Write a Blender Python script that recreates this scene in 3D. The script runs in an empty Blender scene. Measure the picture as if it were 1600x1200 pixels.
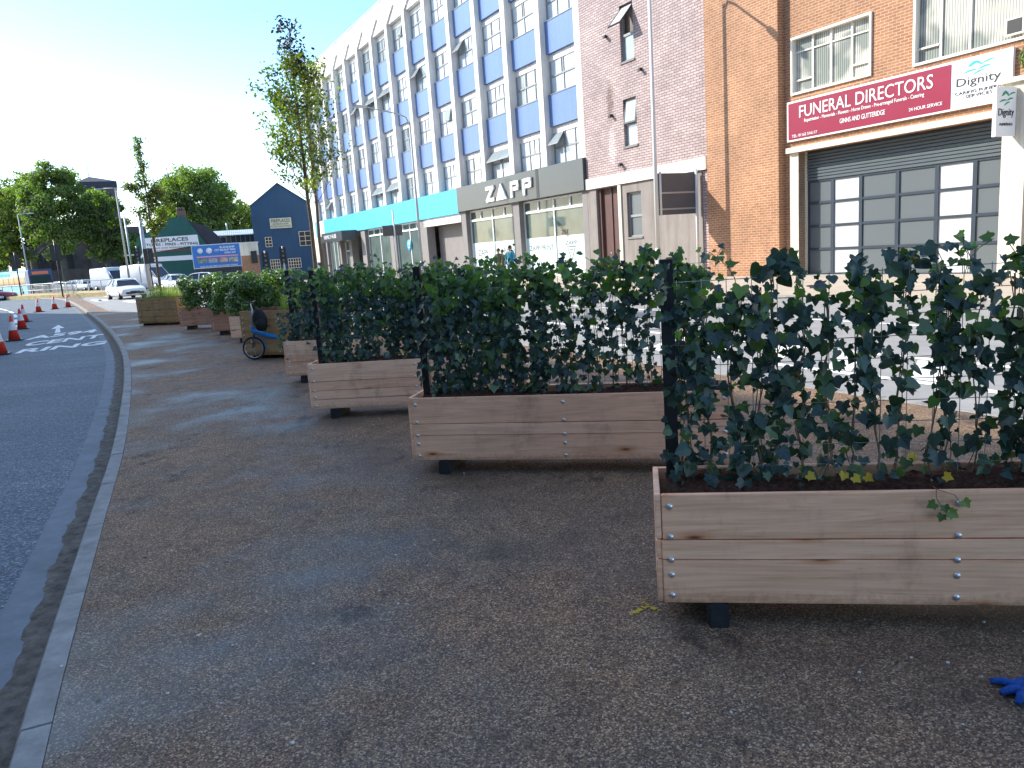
import bpy, bmesh, math, random
import numpy as np
from mathutils import Vector, Matrix
R = math.radians
random.seed(7); rng = np.random.default_rng(7)
scene = bpy.context.scene
COL = scene.collection
# ------------------------------------------------------------------ camera
F, PITCH, ROLL, CH = 1200.0, R(10.04), R(4.0), 1.6
fw = Vector((0, math.cos(PITCH), -math.sin(PITCH))); up0 = Vector((0, math.sin(PITCH), math.cos(PITCH))); r0 = Vector((1, 0, 0))
rt = r0*math.cos(ROLL) - up0*math.sin(ROLL); ut = r0*math.sin(ROLL) + up0*math.cos(ROLL)
cd = bpy.data.cameras.new('camera'); cam = bpy.data.objects.new('camera', cd); COL.objects.link(cam)
cam.matrix_world = Matrix(((rt.x, ut.x, -fw.x, 0), (rt.y, ut.y, -fw.y, 0), (rt.z, ut.z, -fw.z, CH), (0, 0, 0, 1)))
cd.sensor_width = 36; cd.lens = F/1600*36; cd.clip_end = 3000; cd.clip_start = .05
scene.camera = cam
# ------------------------------------------------------------------ light
SUNH = Vector((-.957, .289, 0)).normalized(); ELEV = R(34)
world = bpy.data.worlds.new('World'); scene.world = world; world.use_nodes = True
wn = world.node_tree; bg = wn.nodes['Background']
sky = wn.nodes.new('ShaderNodeTexSky'); sky.sky_type = 'NISHITA'; sky.sun_disc = False
sky.sun_elevation = ELEV; sky.sun_rotation = math.atan2(SUNH.x, SUNH.y); sky.air_density = 1.0; sky.dust_density = .9; sky.ozone_density = 2.5
tint = wn.nodes.new('ShaderNodeMix'); tint.data_type = 'RGBA'; tint.blend_type = 'MULTIPLY'; tint.inputs[0].default_value = 1
wtc = wn.nodes.new('ShaderNodeTexCoord'); wsp = wn.nodes.new('ShaderNodeSeparateXYZ'); wn.links.new(wtc.outputs['Generated'], wsp.inputs[0])
wr = wn.nodes.new('ShaderNodeValToRGB'); wn.links.new(wsp.outputs[2], wr.inputs[0])
for _ in range(2): wr.color_ramp.elements.new(.5)
for e_, (p_, c_) in zip(wr.color_ramp.elements, [(.06, (1, 1, 1, 1)), (.28, (.68, .90, .98, 1)), (.5, (.86, .95, .98, 1)), (.8, (1, .98, .96, 1))]): e_.position = p_; e_.color = c_
wn.links.new(wr.outputs[0], tint.inputs[7]); wn.links.new(sky.outputs[0], tint.inputs[6]); wn.links.new(tint.outputs[2], bg.inputs[0]); bg.inputs[1].default_value = .15
sd_ = bpy.data.lights.new('sun', 'SUN'); sd_.energy = 3.1; sd_.angle = R(.5); sd_.color = (1, .93, .82)
sun = bpy.data.objects.new('sun', sd_); COL.objects.link(sun)
to_sun = Vector((SUNH.x*math.cos(ELEV), SUNH.y*math.cos(ELEV), math.sin(ELEV)))
sun.rotation_euler = to_sun.to_track_quat('Z', 'Y').to_euler()
vs = scene.view_settings; vs.view_transform = 'Standard'; vs.look = 'None'; vs.gamma = 1; vs.exposure = 1.35
scene.cycles.max_bounces = 6; scene.cycles.transparent_max_bounces = 8

# ------------------------------------------------------------------ measuring helpers
def ray(x, y): return (fw*F + rt*(x-800) - ut*(y-600)).normalized()
def G(x, y, z=0.0):
    d = ray(x, y); t = (z-CH)/d.z; return Vector((d.x*t, d.y*t, z))
def hor(x): return 442.97 - .0699*x if False else 433.67 - (x-133)*.069927
def AT(px, D, z=0.0):      # ground point in the direction of column px, D metres ahead
    d = ray(px, hor(px)); return Vector((d.x/d.y*D, D, z))
GP = Vector((11.706, 23.089, 0)); SD = Vector((-.47273687, .88120364, 0)); NR = Vector((-.88120364, -.47273687, 0))
def W(s, n, z=0.0): return GP - SD*s + NR*n + Vector((0, 0, z))
FROT = math.atan2(-SD.y, -SD.x)
def face_rot(p): return math.atan2(-p.x, p.y)   # rotation so that local -y looks at the camera

# ------------------------------------------------------------------ materials
def mat(name, col=(.5, .5, .5), rough=.6, metal=0, spec=.5, build=None):
    m = bpy.data.materials.new(name); m.use_nodes = True
    b = m.node_tree.nodes['Principled BSDF']
    b.inputs['Base Color'].default_value = (*col, 1); b.inputs['Roughness'].default_value = rough
    b.inputs['Metallic'].default_value = metal; b.inputs['Specular IOR Level'].default_value = spec
    if build: build(m, m.node_tree, b)
    return m
def nd(nt, t, **kw):
    n = nt.nodes.new(t)
    for k, v in kw.items():
        if k in n.inputs: n.inputs[k].default_value = v
        else: setattr(n, k, v)
    return n
def ramp(nt, fac, stops, mode='LINEAR'):
    r = nt.nodes.new('ShaderNodeValToRGB'); r.color_ramp.interpolation = mode
    els = r.color_ramp.elements
    while len(els) < len(stops): els.new(.5)
    for e, (p, c) in zip(els, stops): e.position = p; e.color = (*c, 1) if len(c) == 3 else c
    nt.links.new(fac, r.inputs[0]); return r
def coords(nt, scale=(1, 1, 1), kind='Object', rot=(0, 0, 0)):
    tc = nt.nodes.new('ShaderNodeTexCoord'); mp = nt.nodes.new('ShaderNodeMapping')
    mp.inputs['Scale'].default_value = scale; mp.inputs['Rotation'].default_value = rot
    nt.links.new(tc.outputs[kind], mp.inputs[0]); return mp.outputs[0]
def worldpos(nt, scale=(1, 1, 1)):
    g_ = nt.nodes.new('ShaderNodeNewGeometry'); mp = nt.nodes.new('ShaderNodeMapping'); mp.inputs['Scale'].default_value = scale
    nt.links.new(g_.outputs['Position'], mp.inputs[0]); return mp.outputs[0]
def noise(nt, vec, scale, detail=3, rough=.55):
    n = nd(nt, 'ShaderNodeTexNoise', Scale=scale, Detail=detail, Roughness=rough); nt.links.new(vec, n.inputs['Vector']); return n
def mix(nt, fac, a, b, mode='MIX'):
    n = nt.nodes.new('ShaderNodeMix'); n.data_type = 'RGBA'; n.blend_type = mode
    def put(s, v):
        if hasattr(v, 'links') or hasattr(v, 'is_linked'): nt.links.new(v, s)
        elif isinstance(v, (int, float)): s.default_value = v
        else: s.default_value = (*v, 1)
    put(n.inputs[0], fac); put(n.inputs[6], a); put(n.inputs[7], b); return n.outputs[2]
def bump(nt, b, h, strength=.4, dist=.01):
    n = nd(nt, 'ShaderNodeBump', Strength=strength, Distance=dist); nt.links.new(h, n.inputs['Height']); nt.links.new(n.outputs[0], b.inputs['Normal'])
def mottled(c, amt=.25, scale=3, rough=.6, bmp=0, kind='pos', metal=0, spec=.4, name='paint', streak=0):
    def f(m, nt, b):
        v = worldpos(nt) if kind == 'pos' else coords(nt)
        n = noise(nt, v, scale, 6, .65); n2 = noise(nt, v, scale*14, 2)
        d = tuple(x*(1-amt) for x in c); l = tuple(min(1, x*(1+amt)) for x in c)
        r = ramp(nt, n.outputs[0], [(.3, d), (.7, l)])
        o = mix(nt, .12, r.outputs[0], n2.outputs['Color'], 'OVERLAY')
        if streak:
            sn = noise(nt, worldpos(nt, (2.6, 2.6, .16)), 1.6, 6, .7); q = 1-streak; sr = ramp(nt, sn.outputs[0], [(.40, (q, q*.985, q*.96)), (.56, (1, 1, 1))]); o = mix(nt, 1.0, o, sr.outputs[0], 'MULTIPLY')
        nt.links.new(o, b.inputs['Base Color'])
        if bmp: bump(nt, b, n2.outputs[0], bmp, .01)
    return mat(name, c, rough, metal, spec, f)
def brick(name, c1, c2, mortar, bw=.225, bh=.075, dark=.5, mort=.012, stain=False):
    def f(m, nt, b):
        tc = nt.nodes.new('ShaderNodeTexCoord'); sp = nt.nodes.new('ShaderNodeSeparateXYZ'); cb = nt.nodes.new('ShaderNodeCombineXYZ')
        ad = nd(nt, 'ShaderNodeMath', operation='ADD'); nt.links.new(tc.outputs['Object'], sp.inputs[0])
        nt.links.new(sp.outputs[0], ad.inputs[0]); nt.links.new(sp.outputs[1], ad.inputs[1])
        nt.links.new(ad.outputs[0], cb.inputs[0]); nt.links.new(sp.outputs[2], cb.inputs[1])
        t = nt.nodes.new('ShaderNodeTexBrick'); nt.links.new(cb.outputs[0], t.inputs[0])
        for k, v in (('Scale', 1), ('Mortar Size', mort), ('Brick Width', bw), ('Row Height', bh), ('Bias', 0)): t.inputs[k].default_value = v
        t.inputs['Color1'].default_value = (*c1, 1); t.inputs['Color2'].default_value = (*c2, 1); t.inputs['Mortar'].default_value = (*mortar, 1)
        n = noise(nt, tc.outputs['Object'], .7, 5); r = ramp(nt, n.outputs[0], [(.3, (.78, .76, .76)), (.7, (1.08, 1.06, 1.04))])
        n3 = noise(nt, tc.outputs['Object'], 9, 3); r3 = ramp(nt, n3.outputs[0], [(.3, (.85, .85, .85)), (.7, (1.1, 1.1, 1.1))])
        o = mix(nt, 1.0, t.outputs[0], r.outputs[0], 'MULTIPLY'); o = mix(nt, 1.0, o, r3.outputs[0], 'MULTIPLY')
        if stain:
            def mth(op, a, bb, cc=None):
                k = nt.nodes.new('ShaderNodeMath'); k.operation = op
                for i, q in enumerate((a, bb, cc)):
                    if q is None: continue
                    if isinstance(q, (int, float)): k.inputs[i].default_value = q
                    else: nt.links.new(q, k.inputs[i])
                return k.outputs[0]
            ns_ = noise(nt, tc.outputs['Object'], 2.5, 5, .7); wob = mth('MULTIPLY_ADD', ns_.outputs[0], .7, -.35)
            dx = mth('ABSOLUTE', mth('ADD', mth('ADD', sp.outputs[0], 13.85), wob), None)
            for z0_, z1_, col_ in ((6.6, 8.6, (.62, .55, .52)), (4.6, 6.7, (1.35, 1.4, 1.42))):
                zc_ = mth('ABSOLUTE', mth('SUBTRACT', sp.outputs[2], (z0_+z1_)/2), None); zz2 = mth('SUBTRACT', 1.0, mth('DIVIDE', zc_, (z1_-z0_)/2)); xx2 = mth('SUBTRACT', 1.0, mth('DIVIDE', dx, .3))
                fm = mth('MULTIPLY', mth('MAXIMUM', zz2, 0.0), mth('MAXIMUM', xx2, 0.0)); fr_ = ramp(nt, fm, [(.02, (0, 0, 0)), (.4, (1, 1, 1))]); st_ = mix(nt, fr_.outputs[0], (1, 1, 1), col_); o = mix(nt, 1.0, o, st_, 'MULTIPLY')
        nt.links.new(o, b.inputs['Base Color']); bump(nt, b, t.outputs['Fac'], -.5, .008)
    return mat(name, c1, .85, build=f)

def f_gravel(m, nt, b):
    v = worldpos(nt)
    vo = nd(nt, 'ShaderNodeTexVoronoi', Scale=165.0); nt.links.new(v, vo.inputs['Vector'])
    sp = nt.nodes.new('ShaderNodeSeparateColor'); nt.links.new(vo.outputs['Color'], sp.inputs[0])
    r = ramp(nt, sp.outputs[0], [(0, (.058, .044, .038)), (.3, (.13, .092, .068)), (.55, (.21, .142, .092)), (.8, (.31, .195, .115)), (.97, (.54, .42, .31))])
    big = noise(nt, v, .55, 5, .6); rb = ramp(nt, big.outputs[0], [(.34, (.48, .52, .58)), (.47, (.80, .79, .78)), (.64, (1.15, 1.0, .86))])
    md = noise(nt, v, 5, 4, .7); rm = ramp(nt, md.outputs[0], [(.3, (.72, .72, .74)), (.65, (1.12, 1.1, 1.05))])
    o = mix(nt, 1.0, r.outputs[0], rb.outputs[0], 'MULTIPLY'); o = mix(nt, 1.0, o, rm.outputs[0], 'MULTIPLY')
    # scuffs: thin dark tyre and trolley marks
    vs_ = worldpos(nt, (.9, .5, 1)); sc = noise(nt, vs_, 2.2, 8, .75); rs = ramp(nt, sc.outputs[0], [(.57, (1, 1, 1)), (.64, (.42, .42, .45))])
    o = mix(nt, 1.0, o, rs.outputs[0], 'MULTIPLY')
    nt.links.new(o, b.inputs['Base Color']); 
    rr = ramp(nt, big.outputs[0], [(.38, (.42, .42, .42)), (.55, (.85, .85, .85))]); nt.links.new(rr.outputs[0], b.inputs['Roughness'])
    bump(nt, b, vo.outputs['Distance'], -.75, .004)
M = {}
M['gravel'] = mat('resin_bound_gravel', rough=.85, spec=.35, build=f_gravel)
def f_asph(m, nt, b, k=1.0):
    v = worldpos(nt); vo = nd(nt, 'ShaderNodeTexVoronoi', Scale=85.0); nt.links.new(v, vo.inputs['Vector'])
    sp = nt.nodes.new('ShaderNodeSeparateColor'); nt.links.new(vo.outputs['Color'], sp.inputs[0])
    r = ramp(nt, sp.outputs[0], [(0, tuple(q*k for q in (.038, .052, .068))), (.5, tuple(q*k for q in (.075, .098, .125))), (.9, tuple(q*k for q in (.16, .195, .235))), (1, tuple(q*k for q in (.32, .35, .38)))])
    big = noise(nt, v, .5, 4); rb = ramp(nt, big.outputs[0], [(.3, (.8, .8, .8)), (.7, (1.15, 1.15, 1.12))])
    st = noise(nt, worldpos(nt, (.25, 1.6, 1)), 1.2, 5); rs = ramp(nt, st.outputs[0], [(.5, (1, 1, 1)), (.75, (1.35, 1.3, 1.2))])
    o = mix(nt, 1.0, r.outputs[0], rb.outputs[0], 'MULTIPLY'); o = mix(nt, 1.0, o, rs.outputs[0], 'MULTIPLY'); nt.links.new(o, b.inputs['Base Color'])
    bump(nt, b, vo.outputs['Distance'], -.5, .006)
M['asphalt'] = mat('asphalt', rough=.75, spec=.4, build=f_asph)
M['asphalt_pale'] = mottled((.27, .27, .265), .15, 2.5, .8, .25, name='worn_pale_asphalt')
M['dirt'] = mottled((.15, .125, .10), .6, 14, .95, .8, name='gutter_dirt')
M['smooth_tar'] = mottled((.13, .15, .175), .25, 5, .7, .1, name='gutter_channel')
M['kerb'] = mottled((.27, .265, .25), .32, 6, .85, .3, name='kerb_concrete')
M['paving'] = mottled((.42, .36, .29), .15, 2, .85, .2, name='paving')
M['ground'] = mottled((.12, .12, .115), .2, 1, .9, name='ground')
M['verge'] = mottled((.42, .33, .17), .35, 3, .95, .6, name='dry_verge')
M['roadpaint'] = mottled((.78, .78, .76), .12, 12, .6, name='road_paint')
M['yellowpaint'] = mottled((.5, .38, .03), .3, 60, .8, name='yellow_spray')
def f_wood(tint):
    def f(m, nt, b):
        oi = nt.nodes.new('ShaderNodeObjectInfo'); tc = nt.nodes.new('ShaderNodeTexCoord')
        ad = nt.nodes.new('ShaderNodeVectorMath'); ad.operation = 'ADD'
        ml = nt.nodes.new('ShaderNodeVectorMath'); ml.operation = 'SCALE'; ml.inputs['Scale'].default_value = 37.0
        cb = nt.nodes.new('ShaderNodeCombineXYZ')
        for i in range(3): nt.links.new(oi.outputs['Random'], cb.inputs[i])
        nt.links.new(cb.outputs[0], ml.inputs[0]); nt.links.new(tc.outputs['Object'], ad.inputs[0]); nt.links.new(ml.outputs[0], ad.inputs[1])
        mp = nt.nodes.new('ShaderNodeMapping'); mp.inputs['Scale'].default_value = (1.1, 14, 14); nt.links.new(ad.outputs[0], mp.inputs[0])
        n1 = nd(nt, 'ShaderNodeTexNoise', Scale=.9, Detail=6.0, Roughness=.55, Distortion=2.2); nt.links.new(mp.outputs[0], n1.inputs['Vector'])
        mp2 = nt.nodes.new('ShaderNodeMapping'); mp2.inputs['Scale'].default_value = (2.5, 90, 90); nt.links.new(ad.outputs[0], mp2.inputs[0])
        n2 = noise(nt, mp2.outputs[0], 1.2, 3)
        r = ramp(nt, n1.outputs[0], [(.25, (tint[0]*.72, tint[1]*.6, tint[2]*.52)), (.36, (tint[0]*.92, tint[1]*.86, tint[2]*.82)), (.5, tint), (.6, tuple(x*1.1 for x in tint)), (.76, (tint[0]*.85, tint[1]*.75, tint[2]*.68))])
        r2 = ramp(nt, n2.outputs[0], [(.3, (.86, .84, .82)), (.7, (1.06, 1.06, 1.06))])
        o = mix(nt, 1.0, r.outputs[0], r2.outputs[0], 'MULTIPLY')
        # knots
        ks = nt.nodes.new('ShaderNodeSeparateXYZ'); nt.links.new(ad.outputs[0], ks.inputs[0]); kc = nt.nodes.new('ShaderNodeCombineXYZ')
        for i_, (src, sc_) in enumerate(((0, .95), (2, 3.4))):
            km = nt.nodes.new('ShaderNodeMath'); km.operation = 'MULTIPLY'; km.inputs[1].default_value = sc_; nt.links.new(ks.outputs[src], km.inputs[0]); nt.links.new(km.outputs[0], kc.inputs[i_])
        vk = nd(nt, 'ShaderNodeTexVoronoi', Scale=1.0, voronoi_dimensions='2D'); nt.links.new(kc.outputs[0], vk.inputs['Vector'])
        rk = ramp(nt, vk.outputs['Distance'], [(.012, (.22, .12, .09)), (.022, (.5, .32, .23)), (.045, (.84, .70, .60)), (.10, (1, 1, 1))])
        o = mix(nt, 1.0, o, rk.outputs[0], 'MULTIPLY')
        hv = ramp(nt, oi.outputs['Random'], [(0, (1, .84, .76)), (.3, (1.04, .95, .90)), (.65, (1.02, .90, .82)), (1, (.96, .82, .74))])
        o = mix(nt, 1.0, o, hv.outputs[0], 'MULTIPLY')
        ws = noise(nt, worldpos(nt, (1, 1, .5)), 3.5, 6, .7); wr_ = ramp(nt, ws.outputs[0], [(.3, (.72, .69, .66)), (.46, (1, 1, 1)), (.62, (1.05, 1.04, 1.02))]); o = mix(nt, 1.0, o, wr_.outputs[0], 'MULTIPLY')
        gx = nt.nodes.new('ShaderNodeSeparateXYZ'); nt.links.new(worldpos(nt), gx.inputs[0]); nz = noise(nt, worldpos(nt), 30, 5, .8); zz_ = nt.nodes.new('ShaderNodeMath'); zz_.operation = 'MULTIPLY_ADD'; zz_.inputs[1].default_value = .12; nt.links.new(nz.outputs[0], zz_.inputs[0]); nt.links.new(gx.outputs[2], zz_.inputs[2])
        sp_ = ramp(nt, zz_.outputs[0], [(.15, (.6, .55, .5)), (.21, (1, 1, 1))]); o = mix(nt, 1.0, o, sp_.outputs[0], 'MULTIPLY')
        nt.links.new(o, b.inputs['Base Color']); bump(nt, b, n2.outputs[0], .12, .003)
    return f
M['wood'] = mat('larch_board', rough=.7, spec=.3, build=f_wood((.97, .65, .455)))
M['wood2'] = mat('pine_sleeper', rough=.75, spec=.3, build=f_wood((.46, .325, .16)))
M['wood3'] = mat('reddish_board', rough=.7, spec=.3, build=f_wood((.58, .34, .235)))
M['bolt'] = mat('bolt_steel', (.72, .73, .76), .3, .9)
M['black'] = mat('black_steel', (.012, .012, .014), .4)
M['foot'] = mottled((.02, .023, .028), .3, 30, .7, .3, name='recycled_foot')
M['wire'] = mat('wire', (.45, .46, .44), .4, .8)
def f_soil(m, nt, b):
    v = worldpos(nt); n = noise(nt, v, 45, 6, .8); r = ramp(nt, n.outputs[0], [(.3, (.02, .010, .007)), (.52, (.085, .042, .028)), (.72, (.19, .10, .07))])
    nt.links.new(r.outputs[0], b.inputs['Base Color']); bump(nt, b, n.outputs[0], 1, .02)
M['soil'] = mat('soil', rough=1, spec=.1, build=f_soil)
def leafmat(name, stops, trans=.25, rough=.42, vein=False, tcol=(.25, .42, .05), spec=.5, patch=0):
    def f(m, nt, b):
        g_ = nt.nodes.new('ShaderNodeNewGeometry'); r = ramp(nt, g_.outputs['Random Per Island'], stops)
        o = r.outputs[0]
        if patch:
            n = noise(nt, worldpos(nt), patch, 2); rr = ramp(nt, n.outputs[0], [(.38, (.6, .62, .6)), (.62, (1.25, 1.2, 1.0))]); o = mix(nt, 1.0, o, rr.outputs[0], 'MULTIPLY')
        if vein:
            uv = nt.nodes.new('ShaderNodeTexCoord'); sp = nt.nodes.new('ShaderNodeSeparateXYZ'); nt.links.new(uv.outputs['UV'], sp.inputs[0])
            def mth(op, a, bb=None):
                k = nt.nodes.new('ShaderNodeMath'); k.operation = op
                for i, q in enumerate((a, bb)):
                    if q is None: continue
                    if isinstance(q, (int, float)): k.inputs[i].default_value = q
                    else: nt.links.new(q, k.inputs[i])
                return k.outputs[0]
            ax = mth('ABSOLUTE', mth('SUBTRACT', sp.outputs[0], .5)); y = mth('SUBTRACT', sp.outputs[1], .2)
            d1 = mth('ABSOLUTE', mth('SUBTRACT', mth('MULTIPLY', ax, .68), mth('MULTIPLY', y, .73)))
            d2 = mth('ABSOLUTE', mth('SUBTRACT', y, 0.02)); d = mth('MINIMUM', ax, mth('MINIMUM', d1, d2))
            vr = ramp(nt, d, [(.008, (1, 1, 1)), (.03, (0, 0, 0))]); o = mix(nt, mth('MULTIPLY', vr.outputs[0], .35), o, (.10, .15, .10))
        nt.links.new(o, b.inputs['Base Color'])
        t = nt.nodes.new('ShaderNodeBsdfTranslucent')
        tm = mix(nt, 1.0, o, (tcol[0]*6, tcol[1]*6, tcol[2]*6), 'MULTIPLY'); nt.links.new(tm, t.inputs[0])
        ms = nt.nodes.new('ShaderNodeMixShader'); ms.inputs[0].default_value = trans
        out = nt.nodes['Material Output']; nt.links.new(b.outputs[0], ms.inputs[1]); nt.links.new(t.outputs[0], ms.inputs[2]); nt.links.new(ms.outputs[0], out.inputs[0])
    return mat(name, stops[0][1], rough, spec=spec, build=f)
M['ivy'] = leafmat('ivy_leaf', [(0, (.014, .032, .032)), (.4, (.025, .052, .046)), (.75, (.042, .078, .055)), (.93, (.065, .11, .05)), (1, (.12, .18, .065))], .15, .3, vein=True)
M['ivybright'] = leafmat('ivy_bright_leaf', [(0, (.045, .095, .03)), (.6, (.09, .155, .045)), (1, (.16, .23, .06))], .35, .45, vein=True)  # brighter green gathered at the screen tops, painting in sunlit leaves
M['stem'] = mottled((.24, .155, .085), .35, 40, .8, name='ivy_stem')
M['hedge'] = leafmat('hedge_leaf', [(0, (.035, .07, .024)), (.5, (.09, .15, .04)), (1, (.26, .32, .09))], .25, .35)
M['tree1'] = leafmat('street_tree_leaf', [(0, (.08, .10, .045)), (.5, (.15, .165, .06)), (.85, (.24, .22, .08)), (1, (.32, .21, .09))], .4, .5, patch=.8)
M['treetop'] = leafmat('purple_leaf', [(0, (.02, .02, .035)), (1, (.05, .035, .055))], .15, .5)
M['tree2'] = leafmat('broadleaf', [(0, (.12, .135, .06)), (.6, (.185, .20, .085)), (1, (.26, .265, .11))], .5, .6, patch=.16)
M['tree3'] = leafmat('yellowing_leaf', [(0, (.15, .16, .05)), (.6, (.23, .23, .07)), (1, (.31, .28, .09))], .45, .6, patch=.16)
M['grass'] = leafmat('ornamental_grass', [(0, (.16, .2, .05)), (.6, (.30, .32, .10)), (1, (.48, .42, .2))], .3, .6)
M['yellowleaf'] = leafmat('yellow_leaf', [(0, (.45, .28, .02)), (1, (.6, .4, .05))], .3, .6)
M['bark'] = mottled((.15, .11, .08), .35, 18, .9, .6, name='bark')
M['bark2'] = mottled((.10, .085, .065), .35, 3, .9, .6, name='old_bark')
M['white'] = mottled((.80, .77, .73), .05, 1.2, .6, name='white_paint', streak=.22)
M['fin'] = mottled((.78, .74, .70), .06, 2, .6, name='fin_paint', streak=.2)
M['bluepanel'] = mottled((.115, .20, .41), .05, .6, .35, spec=.5, name='blue_panel', streak=.07)
M['cyan'] = mottled((.07, .46, .72), .06, .8, .5, name='cyan_fascia', streak=.2)
M['greyfascia'] = mottled((.055, .062, .068), .08, 1, .3, spec=.6, name='grey_fascia')
M['render'] = mottled((.25, .225, .21), .08, 1.5, .85, name='grey_render', streak=.2)
M['pilgrey'] = mottled((.22, .205, .2), .08, 2, .8, name='pillar_render')
M['cream'] = mottled((.74, .68, .56), .05, 1.5, .7, name='cream_paint', streak=.2)
M['brick_mauve'] = brick('mauve_brick', (.40, .315, .31), (.50, .42, .41), (.14, .09, .09), bh=.105, bw=.31, stain=True)
M['brick_orange'] = brick('orange_brick', (.41, .19, .095), (.32, .135, .068), (.47, .34, .22), bh=.085, bw=.255, mort=.013)
M['brick_dark'] = brick('old_brick', (.2, .12, .09), (.14, .09, .07), (.18, .16, .13))
M['maroon'] = mottled((.10, .05, .045), .1, 3, .6, name='maroon_door')
M['winframe'] = mat('window_frame', (.27, .28, .29), .5)
M['whiteframe'] = mat('white_frame', (.78, .78, .76), .45)
M['creamframe'] = mat('cream_frame', (.74, .70, .62), .45)
def f_pane(c, r1=.55, vary=False):
    def f(m, nt, b):
        oi = nt.nodes.new('ShaderNodeObjectInfo'); av = nt.nodes.new('ShaderNodeVectorMath'); av.operation = 'ADD'; tc = nt.nodes.new('ShaderNodeTexCoord'); k = nt.nodes.new('ShaderNodeMath'); k.operation = 'MULTIPLY'; k.inputs[1].default_value = 50
        nt.links.new(oi.outputs['Random'], k.inputs[0]); nt.links.new(tc.outputs['Object'], av.inputs[0]); nt.links.new(k.outputs[0], av.inputs[1])
        n = noise(nt, av.outputs[0], .9, 2); r = ramp(nt, n.outputs[0], [(.35, tuple(x*r1 for x in c)), (.6, c)]); o = r.outputs[0]
        if vary:
            vr = ramp(nt, oi.outputs['Random'], [(0, (.45, .5, .52)), (.18, (.75, .78, .8)), (.4, (1, 1, 1)), (.8, (1, .98, .94)), (.93, (.6, .62, .6))], 'CONSTANT'); o = mix(nt, 1.0, o, vr.outputs[0], 'MULTIPLY')
            wv = nd(nt, 'ShaderNodeTexWave', Scale=3.3, Distortion=.4); wv.bands_direction = 'X'; nt.links.new(av.outputs[0], wv.inputs['Vector']); wr = ramp(nt, wv.outputs[0], [(.2, (.82, .82, .82)), (.6, (1, 1, 1))]); o = mix(nt, .7, o, wr.outputs[0], 'MULTIPLY')
        nt.links.new(o, b.inputs['Base Color'])
        n2 = noise(nt, coords(nt), 1.5, 1); bump(nt, b, n2.outputs[0], .06, .05)
    return f
M['pane'] = mat('pane_blinds_and_sky', rough=.06, spec=1.0, build=f_pane((.80, .84, .85), .75, True))  # pale base paints in the white sky reflection, along with the blinds
M['sashglass'] = mat('open_sash_glass', (.26, .30, .31), .08, spec=.9)
M['shopglass'] = mat('shop_glass', rough=.06, spec=.35, build=f_pane((.11, .15, .14), .8))
M['darkglass'] = mat('dark_glass', (.02, .03, .045), .06, spec=.9)
M['film'] = mat('frosted_film', (.58, .72, .72), .35)
def f_blind(m, nt, b):
    w = nd(nt, 'ShaderNodeTexWave', Scale=4.2, Distortion=.6); w.bands_direction = 'X'; nt.links.new(coords(nt), w.inputs['Vector'])
    r = ramp(nt, w.outputs[0], [(0, (.30, .30, .26)), (.5, (.58, .56, .48)), (1, (.68, .66, .58))])
    n = noise(nt, coords(nt), .8, 2); r2 = ramp(nt, n.outputs[0], [(.42, (.45, .5, .52)), (.52, (1, 1, 1))], 'LINEAR'); nt.links.new(mix(nt, 1.0, r.outputs[0], r2.outputs[0], 'MULTIPLY'), b.inputs['Base Color'])
M['blind'] = mat('pane_with_vertical_blinds', rough=.1, spec=.8, build=f_blind)
M['steelblue'] = mottled((.035, .05, .07), .08, 2, .4, name='door_frame_paint')
M['shutter'] = mottled((.10, .125, .14), .06, 2, .45, name='shutter')
M['gp_grey'] = mat('frosted_grey_pane', (.12, .14, .15), .3, spec=.5)
M['gp_white'] = mat('reflection_white_pane', (.58, .6, .6), .3)  # white base colour stands in for light reflected in these panes
M['burgundy'] = mottled((.27, .022, .055), .04, 1, .35, name='burgundy_sign')
M['sign_white'] = mat('sign_white', (.85, .85, .85), .4)
M['teal'] = mat('teal_ink', (.0, .42, .46), .5)
M['green_ink'] = mat('green_ink', (.02, .32, .2), .5)
M['ink'] = mat('dark_ink', (.03, .03, .04), .6)
M['red_ink'] = mat('red_ink', (.6, .04, .03), .6)
M['bluewall'] = mottled((.028, .075, .15), .08, .5, .8, name='blue_render', streak=.07)
M['greenwall'] = mottled((.03, .12, .105), .08, .5, .8, name='green_render', streak=.07)
M['signcream'] = mottled((.55, .55, .42), .06, 1, .7, name='cream_sign')
M['adblue'] = mat('ad_blue', (.03, .18, .55), .4)
M['slate'] = mottled((.05, .05, .065), .2, 2, .7, name='slate')
M['stone'] = mottled((.13, .105, .10), .35, .8, .9, .4, name='dark_church_stone')
M['tin'] = mottled((.45, .52, .55), .15, 1.5, .4, name='corrugated_roof')
M['concrete_pole'] = mottled((.40, .41, .40), .1, 2, .6, name='pole_grey')
M['polewhite'] = mat('pole_white', (.66, .66, .63), .5)
M['galv'] = mat('galvanised', (.42, .43, .44), .45, .5)
M['red'] = mottled((.75, .045, .02), .08, 8, .45, name='cone_orange')
M['sleeve'] = mat('cone_sleeve', (.75, .75, .76), .4)
M['carwhite'] = mat('car_white', (.78, .79, .82), .2, spec=.6)
M['carsilver'] = mat('car_silver', (.45, .5, .56), .25, .3)
M['carred'] = mat('car_red', (.30, .06, .09), .25)
M['busblue'] = mat('bus_blue', (.035, .08, .22), .3)
M['buscyan'] = mat('bus_cyan', (.10, .48, .74), .3)
M['tyre'] = mat('tyre', (.02, .02, .02), .8)
M['rim'] = mat('rim', (.5, .5, .52), .3, .8)
M['plastic'] = mat('black_plastic', (.02, .02, .022), .5)
M['bikeblue'] = mat('bike_blue', (.01, .24, .60), .3)
M['bag'] = mottled((.012, .012, .014), .3, 20, .75, .3, name='bag_fabric')
M['glove'] = mottled((.008, .085, .38), .45, 60, .7, .6, name='glove_rubber')
M['skin'] = mat('skin', (.45, .27, .19), .6)
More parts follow.
